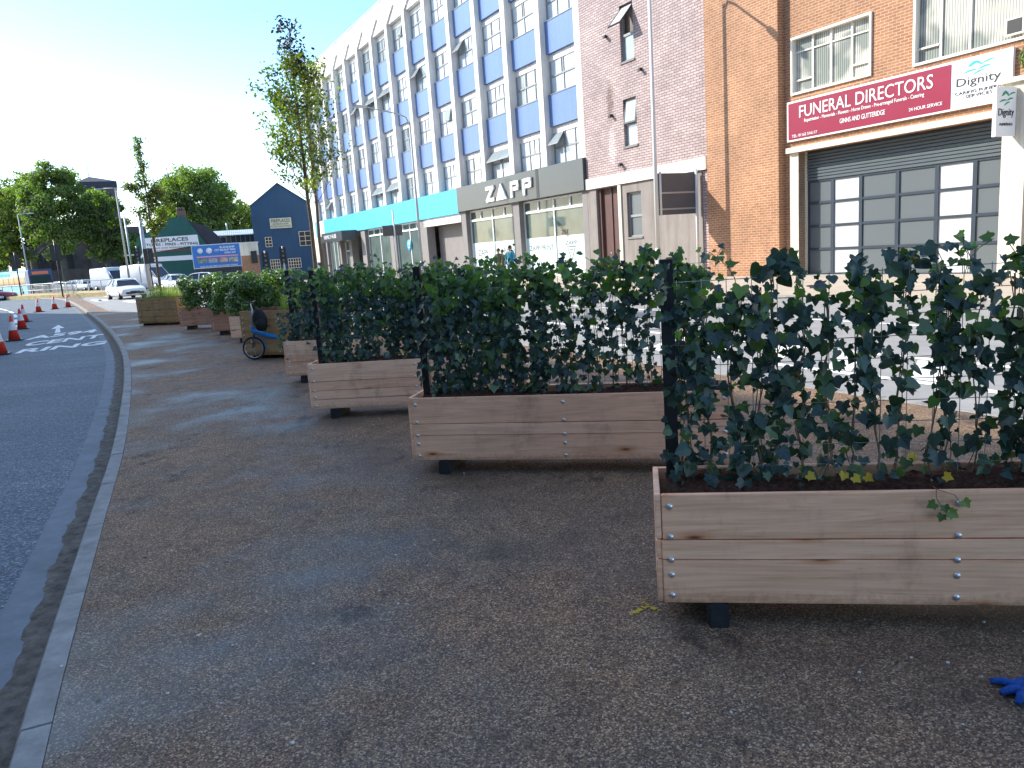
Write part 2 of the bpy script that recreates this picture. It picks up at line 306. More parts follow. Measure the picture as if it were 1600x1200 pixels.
M['hair_brown'] = mat('brown_hair', (.12, .06, .03), .6)
M['hair_dark'] = mat('dark_hair', (.02, .02, .025), .6)
M['teal_coat'] = mat('teal_coat', (.03, .25, .35), .8)
M['green_coat'] = mat('olive_coat', (.12, .12, .07), .8)
M['jeans'] = mat('jeans', (.04, .06, .12), .9)
M['lampglass'] = mat('signal_lens', (.25, .25, .27), .2)
M['pebble'] = mat('pebble', (.6, .58, .55), .6)
M['orange_led'] = mat('destination_led', (.75, .2, .09), .5)

# ------------------------------------------------------------------ mesh helpers
class MB:
    def __init__(s): s.v = []; s.f = []; s.m = []; s.sm = []
    def add(s, vs_, fs, mi=0, smooth=False):
        o = len(s.v); s.v += [tuple(p) for p in vs_]; s.f += [tuple(o+i for i in f) for f in fs]; s.m += [mi]*len(fs); s.sm += [smooth]*len(fs); return s
    def box(s, x0, x1, y0, y1, z0, z1, mi=0):
        return s.add([(x0, y0, z0), (x1, y0, z0), (x1, y1, z0), (x0, y1, z0), (x0, y0, z1), (x1, y0, z1), (x1, y1, z1), (x0, y1, z1)],
                     [(0, 3, 2, 1), (4, 5, 6, 7), (0, 1, 5, 4), (1, 2, 6, 5), (2, 3, 7, 6), (3, 0, 4, 7)], mi)
    def bbox(s, x0, x1, y0, y1, z0, z1, b=.004, mi=0):   # box with bevelled edges
        bm = bmesh.new(); bmesh.ops.create_cube(bm, size=1)
        for v in bm.verts: v.co = Vector(((x0+x1)/2+v.co.x*(x1-x0), (y0+y1)/2+v.co.y*(y1-y0), (z0+z1)/2+v.co.z*(z1-z0)))
        bmesh.ops.bevel(bm, geom=list(bm.edges), offset=b, segments=2, affect='EDGES'); bm.verts.index_update()
        s.add([v.co[:] for v in bm.verts], [[v.index for v in f.verts] for f in bm.faces], mi); bm.free(); return s
    def obox(s, a, b, w, z0, z1, mi=0):   # upright box along a->b
        a = Vector(a[:2]); b = Vector(b[:2]); d = (b-a).normalized(); n = Vector((-d.y, d.x))*w/2
        q = [a-n, b-n, b+n, a+n]
        return s.add([(p.x, p.y, z0) for p in q]+[(p.x, p.y, z1) for p in q], [(0, 3, 2, 1), (4, 5, 6, 7), (0, 1, 5, 4), (1, 2, 6, 5), (2, 3, 7, 6), (3, 0, 4, 7)], mi)
    def prism(s, pts, z0, z1, mi=0, axis='z'):
        n = len(pts)
        if axis == 'z': v = [(x, y, z0) for x, y in pts]+[(x, y, z1) for x, y in pts]
        elif axis == 'y': v = [(x, z0, y) for x, y in pts]+[(x, z1, y) for x, y in pts]
        else: v = [(z0, x, y) for x, y in pts]+[(z1, x, y) for x, y in pts]
        return s.add(v, [tuple(range(n))[::-1], tuple(range(n, 2*n))]+[(i, (i+1) % n, n+(i+1) % n, n+i) for i in range(n)], mi)
    def tube(s, path, r, seg=8, mi=0, cap=True):
        P = [Vector(p) for p in path]; rr = r if isinstance(r, (list, tuple)) else [r]*len(P); vs_ = []; fs = []; pu = None
        for i, p in enumerate(P):
            t = (P[min(i+1, len(P)-1)]-P[max(i-1, 0)]).normalized()
            u = pu if pu is not None else (Vector((1, 0, 0)) if abs(t.x) < .8 else Vector((0, 1, 0)))
            u = (u-t*u.dot(t)).normalized(); w = t.cross(u); pu = u
            vs_ += [p+(u*math.cos(2*math.pi*k/seg)+w*math.sin(2*math.pi*k/seg))*rr[i] for k in range(seg)]
        for i in range(len(P)-1):
            for k in range(seg): a = i*seg+k; b = i*seg+(k+1) % seg; fs.append((a, b, b+seg, a+seg))
        if cap: fs += [tuple(range(seg))[::-1], tuple(range((len(P)-1)*seg, len(P)*seg))]
        return s.add(vs_, fs, mi, seg > 5)
    def ball(s, c, r, sc=(1, 1, 1), mi=0, u=12, v=8, jit=0):
        vs_ = []; fs = []
        for i in range(v+1):
            for k in range(u):
                th = math.pi*i/v; ph = 2*math.pi*k/u; q = r*(1+random.uniform(-jit, jit))
                vs_.append((c[0]+q*sc[0]*math.sin(th)*math.cos(ph), c[1]+q*sc[1]*math.sin(th)*math.sin(ph), c[2]+q*sc[2]*math.cos(th)))
        for i in range(v):
            for k in range(u): fs.append((i*u+k, (i+1)*u+k, (i+1)*u+(k+1) % u, i*u+(k+1) % u))
        return s.add(vs_, fs, mi, True)
    def torus(s, c, R_, r, ax='y', U=28, V=8, mi=0):
        vs_ = []; fs = []
        for i in range(U):
            a = 2*math.pi*i/U
            for k in range(V):
                b = 2*math.pi*k/V; q = R_+r*math.cos(b)
                vs_.append((c[0]+q*math.cos(a), c[1]+r*math.sin(b), c[2]+q*math.sin(a)))
        for i in range(U):
            for k in range(V): fs.append((i*V+k, i*V+(k+1) % V, ((i+1) % U)*V+(k+1) % V, ((i+1) % U)*V+k))
        return s.add(vs_, fs, mi, True)
    def build(s, name, m, parent=None, loc=None, rz=0):
        me = bpy.data.meshes.new(name); me.from_pydata(s.v, [], s.f); mats = m if isinstance(m, (list, tuple)) else [m]
        for q in mats: me.materials.append(q)
        me.polygons.foreach_set('material_index', s.m); me.polygons.foreach_set('use_smooth', s.sm); me.update()
        o = bpy.data.objects.new(name, me); COL.objects.link(o)
        if parent is not None: o.parent = parent
        if loc is not None: o.location = loc
        o.rotation_euler.z = rz
        return o
def tag(o, label=None, cat=None, group=None, kind=None):
    for k, v in (('label', label), ('category', cat), ('group', group), ('kind', kind)):
        if v: o[k] = v
    return o
def empty(name, loc, rz=0, label=None, cat=None, group=None):
    o = bpy.data.objects.new(name, None); COL.objects.link(o); o.location = loc; o.rotation_euler.z = rz; o.empty_display_size = .2
    return tag(o, label, cat, group)
KIDS = {}
def copy_tree(o, parent=None):
    c = o.copy(); COL.objects.link(c)
    if parent is not None: c.parent = parent
    for ch in list(o.children): copy_tree(ch, c)
    return c
def text(s_, x0, x1, z0, z1, y, depth=.012, mir=False, bold=0, keep=False):
    """lettering as solid mesh in the local xz plane fitted to the box"""
    cu = bpy.data.curves.new('t', 'FONT'); cu.body = s_; cu.size = 1; cu.extrude = .5; cu.resolution_u = 3; cu.offset = bold
    ob = bpy.data.objects.new('t', cu); me = bpy.data.meshes.new_from_object(ob)
    co = [v.co.copy() for v in me.vertices]; fs = [tuple(p.vertices) for p in me.polygons]
    xs = [c.x for c in co]; ys = [c.y for c in co]; w = max(xs)-min(xs); h = max(ys)-min(ys)
    mbt = MB(); vv = []
    for c in co:
        u = (c.x-min(xs))/w; u = 1-u if mir else u
        vv.append((x0+u*(x1-x0), y-depth*(c.z+.5), z0+(c.y-min(ys))/h*(z1-z0)))
    mbt.add(vv, fs); bpy.data.objects.remove(ob); bpy.data.curves.remove(cu); bpy.data.meshes.remove(me)
    return mbt
def scatter(name, tv, tf, P, N, T, S, m, parent=None, uv=None, mi=None):
    tv = np.array(tv, float); n = len(P); k = len(tv); P = np.array(P, float); N = np.array(N, float); T = np.array(T, float); S = np.array(S, float)
    N /= np.linalg.norm(N, axis=1)[:, None]+1e-9; T = T-(T*N).sum(1)[:, None]*N; T /= np.linalg.norm(T, axis=1)[:, None]+1e-9; X = np.cross(T, N)
    V = P[:, None, :]+S[:, None, None]*(tv[None, :, 0:1]*X[:, None]+tv[None, :, 1:2]*T[:, None]+tv[None, :, 2:3]*N[:, None])
    loops = np.concatenate([np.array(f) for f in tf]); lens = np.array([len(f) for f in tf])
    L = (loops[None]+np.arange(n)[:, None]*k).ravel(); ln = np.tile(lens, n); st = np.concatenate([[0], np.cumsum(ln)[:-1]])
    me = bpy.data.meshes.new(name); me.vertices.add(n*k); me.vertices.foreach_set('co', V.ravel())
    me.loops.add(len(L)); me.loops.foreach_set('vertex_index', L); me.polygons.add(len(ln)); me.polygons.foreach_set('loop_start', st); me.polygons.foreach_set('loop_total', ln)
    mats = m if isinstance(m, (list, tuple)) else [m]
    for q in mats: me.materials.append(q)
    if mi is not None: me.polygons.foreach_set('material_index', np.repeat(mi, len(tf)))
    if uv is not None:
        ul = me.uv_layers.new(name='uv'); ul.data.foreach_set('uv', (np.tile(np.array(uv)[loops], (n, 1))).ravel())
    me.update(calc_edges=True); o = bpy.data.objects.new(name, me); COL.objects.link(o)
    if parent is not None: o.parent = parent
    return o
def ivy_template(h=((0, .1), (.13, -.02), (.34, -.08), (.47, .10), (.42, .28), (.57, .50), (.32, .56), (.2, .74), (0, 1)), fold=.22, droop=.10):
    v = [(x, y, fold*abs(x)-droop*y*y) for x, y in h]; v += [(-x, y, z) for x, y, z in v[1:-1]]
    f = [tuple(range(9)), (0, 8)+tuple(range(15, 8, -1))]
    return v, f, [(x+.5, (y+.1)*.9+.02) for x, y, z in v]
IV, IF, IUV = ivy_template()
IV2, IF2, IUV2 = ivy_template(((0, .08), (.15, -.04), (.36, -.02), (.45, .14), (.44, .32), (.36, .46), (.28, .6), (.15, .78), (0, .92)), -.16, .22)
IV3, IF3, IUV3 = ivy_template(((0, .12), (.12, 0), (.30, -.04), (.38, .1), (.31, .25), (.46, .42), (.24, .52), (.13, .72), (0, 1.08)), .42, -.08)
OV = [(0, 0, 0), (.26, .3, .05), (.22, .7, .02), (0, 1, -.05), (-.22, .7, .02), (-.26, .3, .05)]; OF = [(0, 1, 2, 3), (0, 3, 4, 5)]
QV = [(-.5, 0, 0), (.1, -.35, .1), (.55, .1, 0), (.05, .5, -.08)]; QF = [(0, 1, 2, 3)]

# ================================================================== SETTING
def sheet(name, pts, z, m, kind='structure'):
    mb = MB(); mb.add([(p[0], p[1], z) for p in pts], [tuple(range(len(pts)))]); o = mb.build(name, m)
    return tag(o, kind=kind)
RZ = -.10
sheet('ground', [(-900, -300), (900, -300), (900, 1500), (-900, 1500)], RZ-.02, M['ground'])
sheet('road', [(-420, -60), (120, -60), (120, 420), (-420, 420)], RZ-.004, M['asphalt'])
# kerb line of the left road
kpx = [(10, 1200), (50, 1067), (140, 800), (175, 705), (189, 630), (194, 592), (192, 555), (184, 536), (171, 517), (152, 499), (138, 489), (120, 476), (100, 466.5)]
K = [G(*p).to_2d() for p in kpx]
d0 = (K[1]-K[0]).normalized(); K = [K[0]-d0*9, K[0]-d0*4] + K
K += [G(60, 465.5).to_2d(), G(0, 463.5).to_2d(), G(-80, 462).to_2d()]
def smooth(pts, n=3):
    for _ in range(n):
        q = [pts[0]]
        for a, b in zip(pts[:-1], pts[1:]): q += [a*.75+b*.25, a*.25+b*.75]
        pts = q+[pts[-1]]
    return pts
K = smooth(K, 2)
def offset(pts, d):
    out = []
    for i, p in enumerate(pts):
        t = (pts[min(i+1, len(pts)-1)]-pts[max(i-1, 0)]).normalized(); out.append(p+Vector((t.y, -t.x))*d)
    return out
K_in = offset(K, .113)
w2 = lambda s, n: (lambda q: (q.x, q.y))(W(s, n))
right = [G(-80, 458, 0), G(60, 461), G(112, 462.5), G(128, 467), G(170, 486)]
right = [(p.x, p.y) for p in right] + [w2(-17, 18.6), w2(-12, 16.6), w2(-7, 15.5), w2(0, 15.1), w2(10, 15.0), w2(40, 15.0)]
poly = [tuple(p) for p in K_in] + right + [w2(40, 30)]
mb = MB(); mb.prism([(x, y) for x, y in poly], RZ-.05, 0)
pav = mb.build('pavement', M['gravel']); tag(pav, kind='structure')
def stones(name, pts, width, z0, z1, m, step=.915):
    mb = MB(); acc = 0; cur = [pts[0]]; L = 0
    # resample
    dense = [pts[0]]
    for a, b in zip(pts[:-1], pts[1:]):
        n = max(1, int((b-a).length/.3))
        for i in range(1, n+1): dense.append(a.lerp(b, i/n))
    i = 0
    while i < len(dense)-1:
        j = i; l = 0
        while j < len(dense)-1 and l < step: l += (dense[j+1]-dense[j]).length; j += 1
        seg = dense[i:j+1]
        if len(seg) >= 2:
            t0 = (seg[1]-seg[0]).normalized()*.006; t1 = (seg[-1]-seg[-2]).normalized()*.006; seg = [seg[0]+t0]+seg[1:-1]+[seg[-1]-t1]
            o = offset(seg, width); dz = random.uniform(-.003, .003); n = len(seg)
            prof = [(0, z0), (0, z1-.015), (.012, z1), (1, z1)]
            v = []; 
            for q, w in zip(seg, o):
                e = (w-q)
                v += [(q.x, q.y, z0), (q.x, q.y, z1-.018+dz), (q.x+e.x*.12, q.y+e.y*.12, z1+dz), (w.x, w.y, z1+dz), (w.x, w.y, z0)]
            f = [(5*a+k, 5*a+k+1, 5*a+k+6, 5*a+k+5) for a in range(n-1) for k in range(4)] + [(0, 1, 2, 3, 4)[::-1], tuple(5*(n-1)+k for k in range(5))]
            mb.add(v, f)
        i = j
    return tag(mb.build(name, m), kind='structure')
stones('kerb', K, .11, RZ-.05, .004, M['kerb'])
rk = [Vector(p) for p in right[3:]]
stones('kerb', offset(rk, -.004), -.13, RZ-.05, .003, M['kerb'])
def strip(name, pts, d0_, d1_, z, m, jit=0):
    a = offset(pts, d0_); b = offset(pts, d1_); mb = MB(); v = []; 
    for p, q in zip(a, b):
        j = jit*(math.sin(p.y*9)+.6*math.sin(p.y*23+1)+.4*math.sin(p.y*57))+random.uniform(-jit, jit)*.4; qq = q+(q-p).normalized()*j if (q-p).length > 0 else q
        v += [(p.x, p.y, z), (qq.x, qq.y, z)]
    mb.add(v, [(2*i, 2*i+1, 2*i+3, 2*i+2) for i in range(len(pts)-1)]); return tag(mb.build(name, m), kind='structure')
dense = []
for a, b in zip(K[:-8], K[1:-7]):
    n = max(1, int((b-a).length/.04))
    for i in range(n): dense.append(a.lerp(b, i/n))
strip('gutter', dense, -.002, -.15, RZ+.006, M['dirt'], .012)
strip('gutter_channel', dense, -.12, -.31, RZ+.004, M['smooth_tar'], .0)
sheet('street', [w2(-70, 6.4), w2(-70, 21), w2(-54, 21.9), w2(-30, 20.4), w2(-24, 19.8), w2(-12, 16), w2(0, 15.3), w2(40, 15.3), w2(40, 6.4)][::-1], RZ, M['asphalt_pale'])
# far pavement and road lines
sheet('far_pavement', [w2(-90, 6.5), w2(-90, -3), w2(40, -3), w2(40, 6.5)], 0, M['paving'])
stones('far_kerb', [Vector(w2(-90, 6.51)), Vector(w2(40, 6.51))], -.15, RZ-.05, .004, M['kerb'], 3)
mb = MB()
def wl(s0, s1, n0, n1, z=RZ+.005, n0b=None, n1b=None):
    n0b = n0 if n0b is None else n0b; n1b = n1 if n1b is None else n1b
    p = [w2(s0, n0), w2(s1, n0b), w2(s1, n1b), w2(s0, n1)]; mb.add([(x, y, z) for x, y in p], [(0, 1, 2, 3)])
wl(-60, 30, 9.45, 9.57); wl(2, 30, 12.25, 12.4); wl(4, 30, 13.6, 13.75); wl(-30, 30, 14.55, 14.68)
for k in range(16): wl(-60+k*4, -58+k*4, 12.3, 12.42)
for k in range(12):
    s0 = 4.6+k*1.1; p = [w2(s0, 12.45), w2(s0+.35, 12.45), w2(s0+1.0, 13.55), w2(s0+.65, 13.55)]; mb.add([(x, y, RZ+.005) for x, y in p], [(0, 1, 2, 3)])
for px0, y0, px1, y1 in ((155, 462.5, 172, 464.5), (150, 469, 158, 470.5), (140, 469, 150, 471), (190, 471, 205, 473)):
    a, b = G(px0, y0, RZ), G(px1, y1, RZ); t = (b-a).normalized()*.0; wd = Vector((0, .5, 0))
    mb.add([(a.x, a.y, RZ+.005), (b.x, b.y, RZ+.005), (b.x+.1, b.y+.9, RZ+.005), (a.x+.1, a.y+.9, RZ+.005)], [(0, 1, 2, 3)])
# lane line curving on the left road
lp = [G(-40, 475, RZ), G(0, 482.5, RZ), G(14, 486, RZ), G(25, 492, RZ), G(25, 505, RZ), G(23, 514, RZ)]
lp = smooth([p.to_2d() for p in lp], 2)
for i in range(0, len(lp)-1):
    if i > 8 and i % 3 == 0: continue
    a, b = lp[i], lp[i+1]; t = (b-a).normalized(); n = Vector((-t.y, t.x))*.08
    mb.add([(*(a-n), RZ+.005), (*(b-n), RZ+.005), (*(b+n), RZ+.005), (*(a+n), RZ+.005)], [(0, 1, 2, 3)])
tag(mb.build('road_markings', M['roadpaint']), kind='structure')
# painted words on the left road
def road_text(t, bl, br, tl, bold=.02):
    A, B, C = G(*bl, RZ), G(*br, RZ), G(*tl, RZ); m = text(t, 0, 1, 0, 1, 0, .001, bold=bold)
    m.v = [tuple(A+(B-A)*x+(C-A)*z+Vector((0, 0, .005 if y < -.0005 else .002))) for x, y, z in m.v]; return m
pm = road_text('RING', (22, 553), (163, 538), (36, 546), .03)
q = road_text('CENT', (34, 542), (158, 527.5), (47, 535), .03); pm.add(q.v, q.f)
q = road_text('A594', (38, 532), (150, 519), (48, 526), .03); pm.add(q.v, q.f)
A, B, C = G(90, 520, RZ), G(105, 518.5, RZ), G(91, 508, RZ); ux = (B-A)*.9; uy = C-A
for pts in ([(-.38, 0), (.38, 0), (.25, .55), (-.25, .55)], [(-.95, .5), (.95, .5), (.05, 1.0), (-.05, 1.0)]):
    pm.add([tuple(A+ux*x*.9+uy*y+Vector((0, 0, .006))) for x, y in pts], [(0, 1, 2, 3)])
o = pm.build('road_lettering', M['roadpaint']); tag(o, kind='structure')
# dry verge beyond
vg = [AT(-60, 84), AT(100, 70), AT(166, 66), AT(176, 74), AT(100, 86), AT(-60, 110)]
mb = MB(); mb.prism([(p.x, p.y) for p in vg][::-1], RZ-.02, .25); tag(mb.build('verge', M['verge']), kind='structure')
vg = [AT(236, 62), AT(300, 62), AT(330, 90), AT(225, 84)]
sheet('far_paving', [(p.x, p.y) for p in vg], RZ+.01, M['paving'])
# distant treeline and land behind everything
# ================================================================== PLANTERS AND IVY
def bolt_mb(x, z, r=.011, y=0):
    mb = MB(); mb.ball((0, 0, 0), r, (1, .6, 1), u=10, v=6); return mb
def planter(org, ang, L, label, wood='wood', D=.41, H=.47, z0=.1, feet=True, four=False):
    root = empty('planter', (org[0], org[1], 0), ang, label, 'planter', 'timber planters standing in a row along the pavement')
    wm = M[wood]; z = [0, .19, .275, .47] if H < .6 else [0, .2, .4, .6, H-.02]
    z = [0, .10, .19, .285, .47] if four else z
    z = [a*H/z[-1] for a in z]
    if H < .6 and random.random() < .5: z = [0, .12*H/.47, .225*H/.47, H] if False else z
    for a, b in zip(z[:-1], z[1:]):
        for side in (0, 1):
            y0 = 0 if side == 0 else D-.028
            m = MB(); j = random.uniform(-.0025, .0025); g1 = random.uniform(.001, .0035); m.bbox(random.uniform(-.003, .003), L+random.uniform(-.004, .004), y0+j, y0+.028+j, z0+a+g1, z0+b-.0015, .003); bo = m.build('board', wm, root); bo.rotation_euler.y = random.uniform(-.0012, .0012)
        for side in (0, 1):
            x0 = .0 if side == 0 else L-.028
            m = MB(); m.bbox(x0-(.024 if side == 0 else -.024), x0+.028-(.028 if side == 0 else -.028), .004, D-.004, z0+a+.0015+.004, z0+b-.0015+.002, .003); m.build('end_board', wm, root)
    bz = [.035, .125, .19, .29, .42] if H < .6 else [.06, .15, .26, .35, .46, .56, .66]
    bz = [b*H/.47 if H < .6 else b for b in bz]
    xs = [.035, L/2, L-.035]
    bme = None
    for x in xs:
        for b in bz:
            if bme is None:
                m = MB(); m.ball((0, 0, 0), .0135, (1, .55, 1), u=12, v=8); o = m.build('bolt', M['bolt'], root); bme = o
            else: o = bme.copy(); COL.objects.link(o)
            o.location = (x, -.001, z0+b)
    m = MB(); m.box(.03, L-.03, .03, D-.03, z0+.002, z0+.03); m.build('base_plate', M['black'], root)
    if feet:
        for x in (.22, L-.22):
            m = MB(); m.bbox(x-.04, x+.04, -.02, D-.02, 0, z0-.001, .005); m.build('foot', M['foot'], root)
    # soil
    nx, ny = int(L/.03), 14; v = []
    for i in range(nx+1):
        for j in range(ny+1):
            x = .03+(L-.06)*i/nx; y = .03+(D-.06)*j/ny; e = min(j, ny-j)/ny*2
            v.append((x, y, z0+H-.035+.03*e+.02*math.sin(x*5+org[0])+random.uniform(-.012, .014)))
    m = MB(); m.add(v, [(i*(ny+1)+j, (i+1)*(ny+1)+j, (i+1)*(ny+1)+j+1, i*(ny+1)+j+1) for i in range(nx) for j in range(ny)], smooth=True); m.build('soil', M['soil'], root)
    return root
def ivy(org, ang, L, nleaf, label, dens=None, top=1.44, z0=.56, spill=0, seed=1, leaf=.053, D=.41, brightf=.7):
    r_ = np.random.default_rng(seed)
    root = empty('ivy_screen', (org[0], org[1], 0), ang, label, 'ivy screen', 'ivy screens growing up wire panels in the planters')
    yc = D*.55
    for x in (.06,):
        m = MB(); m.bbox(x-.027, x+.027, yc-.022, yc+.022, .5, 1.51, .003); m.build('post', M['black'], root)
    m = MB()
    for k in range(10): z = .62+k*.088; m.tube([(.08, yc, z), (L-.08, yc, z)], .0017, 4)
    for k in range(int(L/.1)): x = .1+k*.1; m.tube([(x, yc, .57), (x, yc, 1.42)], .0017, 4)
    m.build('wire_panel', M['wire'], root)
    # stems
    ns = int(L/.098); m = MB(); paths = []
    for i in range(ns):
        x = .09+(L-.18)*(i+.5)/ns+r_.uniform(-.02, .02); zt = top+r_.uniform(-.1, .1); p = []; cx = x; cy = yc+r_.uniform(-.05, .05)
        for z in np.arange(z0-.03, zt, .06):
            cx += r_.normal(0, .008)+(x-cx)*.1; cy += (yc-cy)*.25+r_.normal(0, .007); p.append((cx, cy, float(z)))
        paths.append(p); m.tube(p, [.004-.0025*k/len(p) for k in range(len(p))], 5)
        for _ in range(int(r_.integers(1, 4))):
            q = [(a+r_.normal(0, .012), b+.01, c) for a, b, c in p[:: 2]]; m.tube(q, .0022, 4)
    P = []; N = []; T = []; S = []; MI = []
    for i in range(nleaf):
        while True:
            k = r_.integers(0, ns); pth = paths[k]
            fz = r_.random()**.88
            if fz > .78 or r_.random() < .72:
                pass
            else: continue
            x = pth[0][0]
            if dens is None or r_.random() < dens(x/L, fz): break
        q = pth[int(fz*(len(pth)-1))]; spread = .024 if fz < .78 else .045
        # leaves sit in tufts
        tz = round(q[2]*16+(k*7 % 5)/5)/16 if r_.random() < .5 else q[2]
        p = np.array([q[0]+r_.normal(0, spread), q[1]+r_.normal(0, .035)-.02, tz+r_.normal(0, .022)])
        if fz > .85: p[2] += abs(r_.normal(0, .035))
        P.append(p); side = -1 if r_.random() < .8 else 1
        N.append((r_.normal(0, .45), side*1.0+r_.normal(0, .3), .55+r_.normal(0, .4)))
        T.append((r_.normal(0, .6), side*.35, -.8+r_.normal(0, .45))); S.append(leaf*(r_.uniform(.45, .9) if r_.random() < .45 else r_.uniform(.9, 1.45))); MI.append(1 if (fz > .80 and r_.random() < brightf) or r_.random() < .035 else 0)
    # sprigs waving above the panel
    for i in range(int(L*11)):
        x = r_.uniform(.05, L-.05); z = top-.06; h = r_.uniform(.05, .16) if r_.random() < .9 else .26; a = r_.uniform(-1, 1)
        if dens is not None and r_.random() > dens(x/L, .95): continue
        pts = [(x+a*.12*t*t, yc+r_.normal(0, .01), z+h*t) for t in np.linspace(0, 1, 5)]; m.tube(pts, .0018, 4)
        for t in (.25, .5, .75, 1.0):
            c = pts[int(t*4)]; P.append(np.array(c)+r_.normal(0, .012, 3)); N.append((r_.normal(0, .6), -.8, .7)); T.append((r_.normal(0, 1), -.2, r_.uniform(-.5, .8))); S.append(leaf*r_.uniform(.55, 1.05)); MI.append(1 if r_.random() < .55 else 0)
    # trailing leaves over the front edge and on the soil
    for i in range(int(14*L)):
        x = r_.uniform(.05, L-.05); P.append((x, yc+r_.uniform(-.12, .08), z0+r_.uniform(.0, .05))); N.append((r_.normal(0, .4), -.5, 1)); T.append((r_.normal(), -1, -.1)); S.append(leaf*r_.uniform(.5, 1)); MI.append(1 if r_.random() < .25 else 0)
    for i in range(spill):
        x = r_.uniform(-.1, L*.28); z = r_.uniform(.5, .95); P.append((x, yc-.12+r_.normal(0, .07), z)); N.append((r_.normal(0, .4), -1, .6)); T.append((r_.normal(), -.3, -1)); S.append(leaf*r_.uniform(.7, 1.3)); MI.append(0)
    # leaves wrapped round the posts
    for i in range(26):
        z = r_.uniform(.6, 1.5); P.append((.05+r_.normal(0, .02), yc-.04+r_.normal(0, .02), z)) ; N.append((r_.normal(-.3, .5), -1, .5)); T.append((r_.normal(), -.3, -.5)); S.append(leaf*r_.uniform(.6, 1.2)); MI.append(0)
    m.build('stem', M['stem'], root)
    P, N, T, S, MI = (np.array(a) for a in (P, N, T, S, MI)); kk = r_.random(len(P)); fo = None
    for lo, hi, (tv, tf, tu) in ((0, .45, (IV, IF, IUV)), (.45, .72, (IV2, IF2, IUV2)), (.72, 1.01, (IV3, IF3, IUV3))):
        q = (kk >= lo) & (kk < hi); fo = scatter('foliage', tv, tf, P[q], N[q], T[q], S[q], [M['ivy'], M['ivybright']], root, tu, MI[q])
    return root
A1, A2, A3, A4 = R(-9.9), R(-13.3), R(-6.3), R(-7.5)
planter((.57, 2.99), A1, 2.25, 'nearest long pale timber planter, cut off by the right edge, with rows of domed bolts')
planter((-.75, 5.51), A2, 2.25, 'second nearest pale timber planter, with two dark knots in its middle board')
planter((-2.06, 7.78), A3, 2.2, 'third planter from the camera, pale yellowish boards behind the second ivy box', four=True)
planter((-3.01, 10.28), A4, 2.2, 'fourth planter from the camera, beside the blue bicycle with its left end showing', 'wood')
ivy((.57, 2.99), A1, 2.25, 2050, 'nearest ivy screen with gaps showing the road, on a black post at its left', seed=3, dens=lambda x, z: 1 if z > .85 else .78+.2*math.sin(x*9+1), leaf=.052, brightf=.2)
ivy((-.75, 5.51), A2, 2.25, 2900, 'second ivy screen, dense on its left and see-through on its right', seed=5, dens=lambda x, z: 1.0 if x < .45 else (.95 if z > .8 else .42))
ivy((-2.06, 7.78), A3, 2.2, 3300, 'third ivy screen, thick dark leaves between two black posts', seed=8, brightf=.8)
ivy((-3.01, 10.28), A4, 2.2, 2600, 'fourth ivy screen, spilling over its box next to the parked bicycle', seed=11, spill=260)
# yellow fallen leaves in the first box
yl = empty('fallen_leaves', W(0, 0), 0, 'few yellow ivy leaves lying on the soil of the nearest planter', 'leaves'); yl.location = (.57, 2.99, 0); yl.rotation_euler.z = A1
P = []; N = []; T = []; S = []
for x, y, z in ((.75, .17, .6), (.78, .16, .585), (.83, .17, .585), (.60, .15, .60), (1.0, .19, .655), (1.02, .18, .66), (1.12, .15, .585)):
    P.append((x, y, z)); N.append((random.uniform(-.5, .5), -1, .6)); T.append((random.uniform(-1, 1), -.4, -.3)); S.append(.04)
scatter('leaf', IV, IF, P, N, T, S, M['yellowleaf'], yl, IUV)
# sprig hanging over the front board of the first box
sp = empty('ivy_sprig', (.57, 2.99, 0), A1, 'small ivy sprig hanging over the front board of the nearest planter', 'ivy sprig')
m = MB(); m.tube([(1.05, .06, .57), (1.04, .0, .582), (1.035, -.02, .55), (1.06, -.022, .50)], .0018, 5); m.tube([(1.04, -.005, .58), (1.10, -.02, .56), (1.12, -.024, .53)], .0015, 5); m.build('stem', M['stem'], sp)
P = [(1.03, -.03, .535), (1.075, -.03, .50), (1.06, -.028, .525), (1.125, -.03, .545), (1.055, -.03, .49)]
scatter('leaf', IV, IF, P, [(0, -1, .3)]*5, [(-1, 0, -.6), (1, 0, -.7), (.2, 0, -1), (.7, 0, -1), (-.4, 0, -1)], [.04, .045, .035, .04, .035], M['ivybright'], sp, IUV)
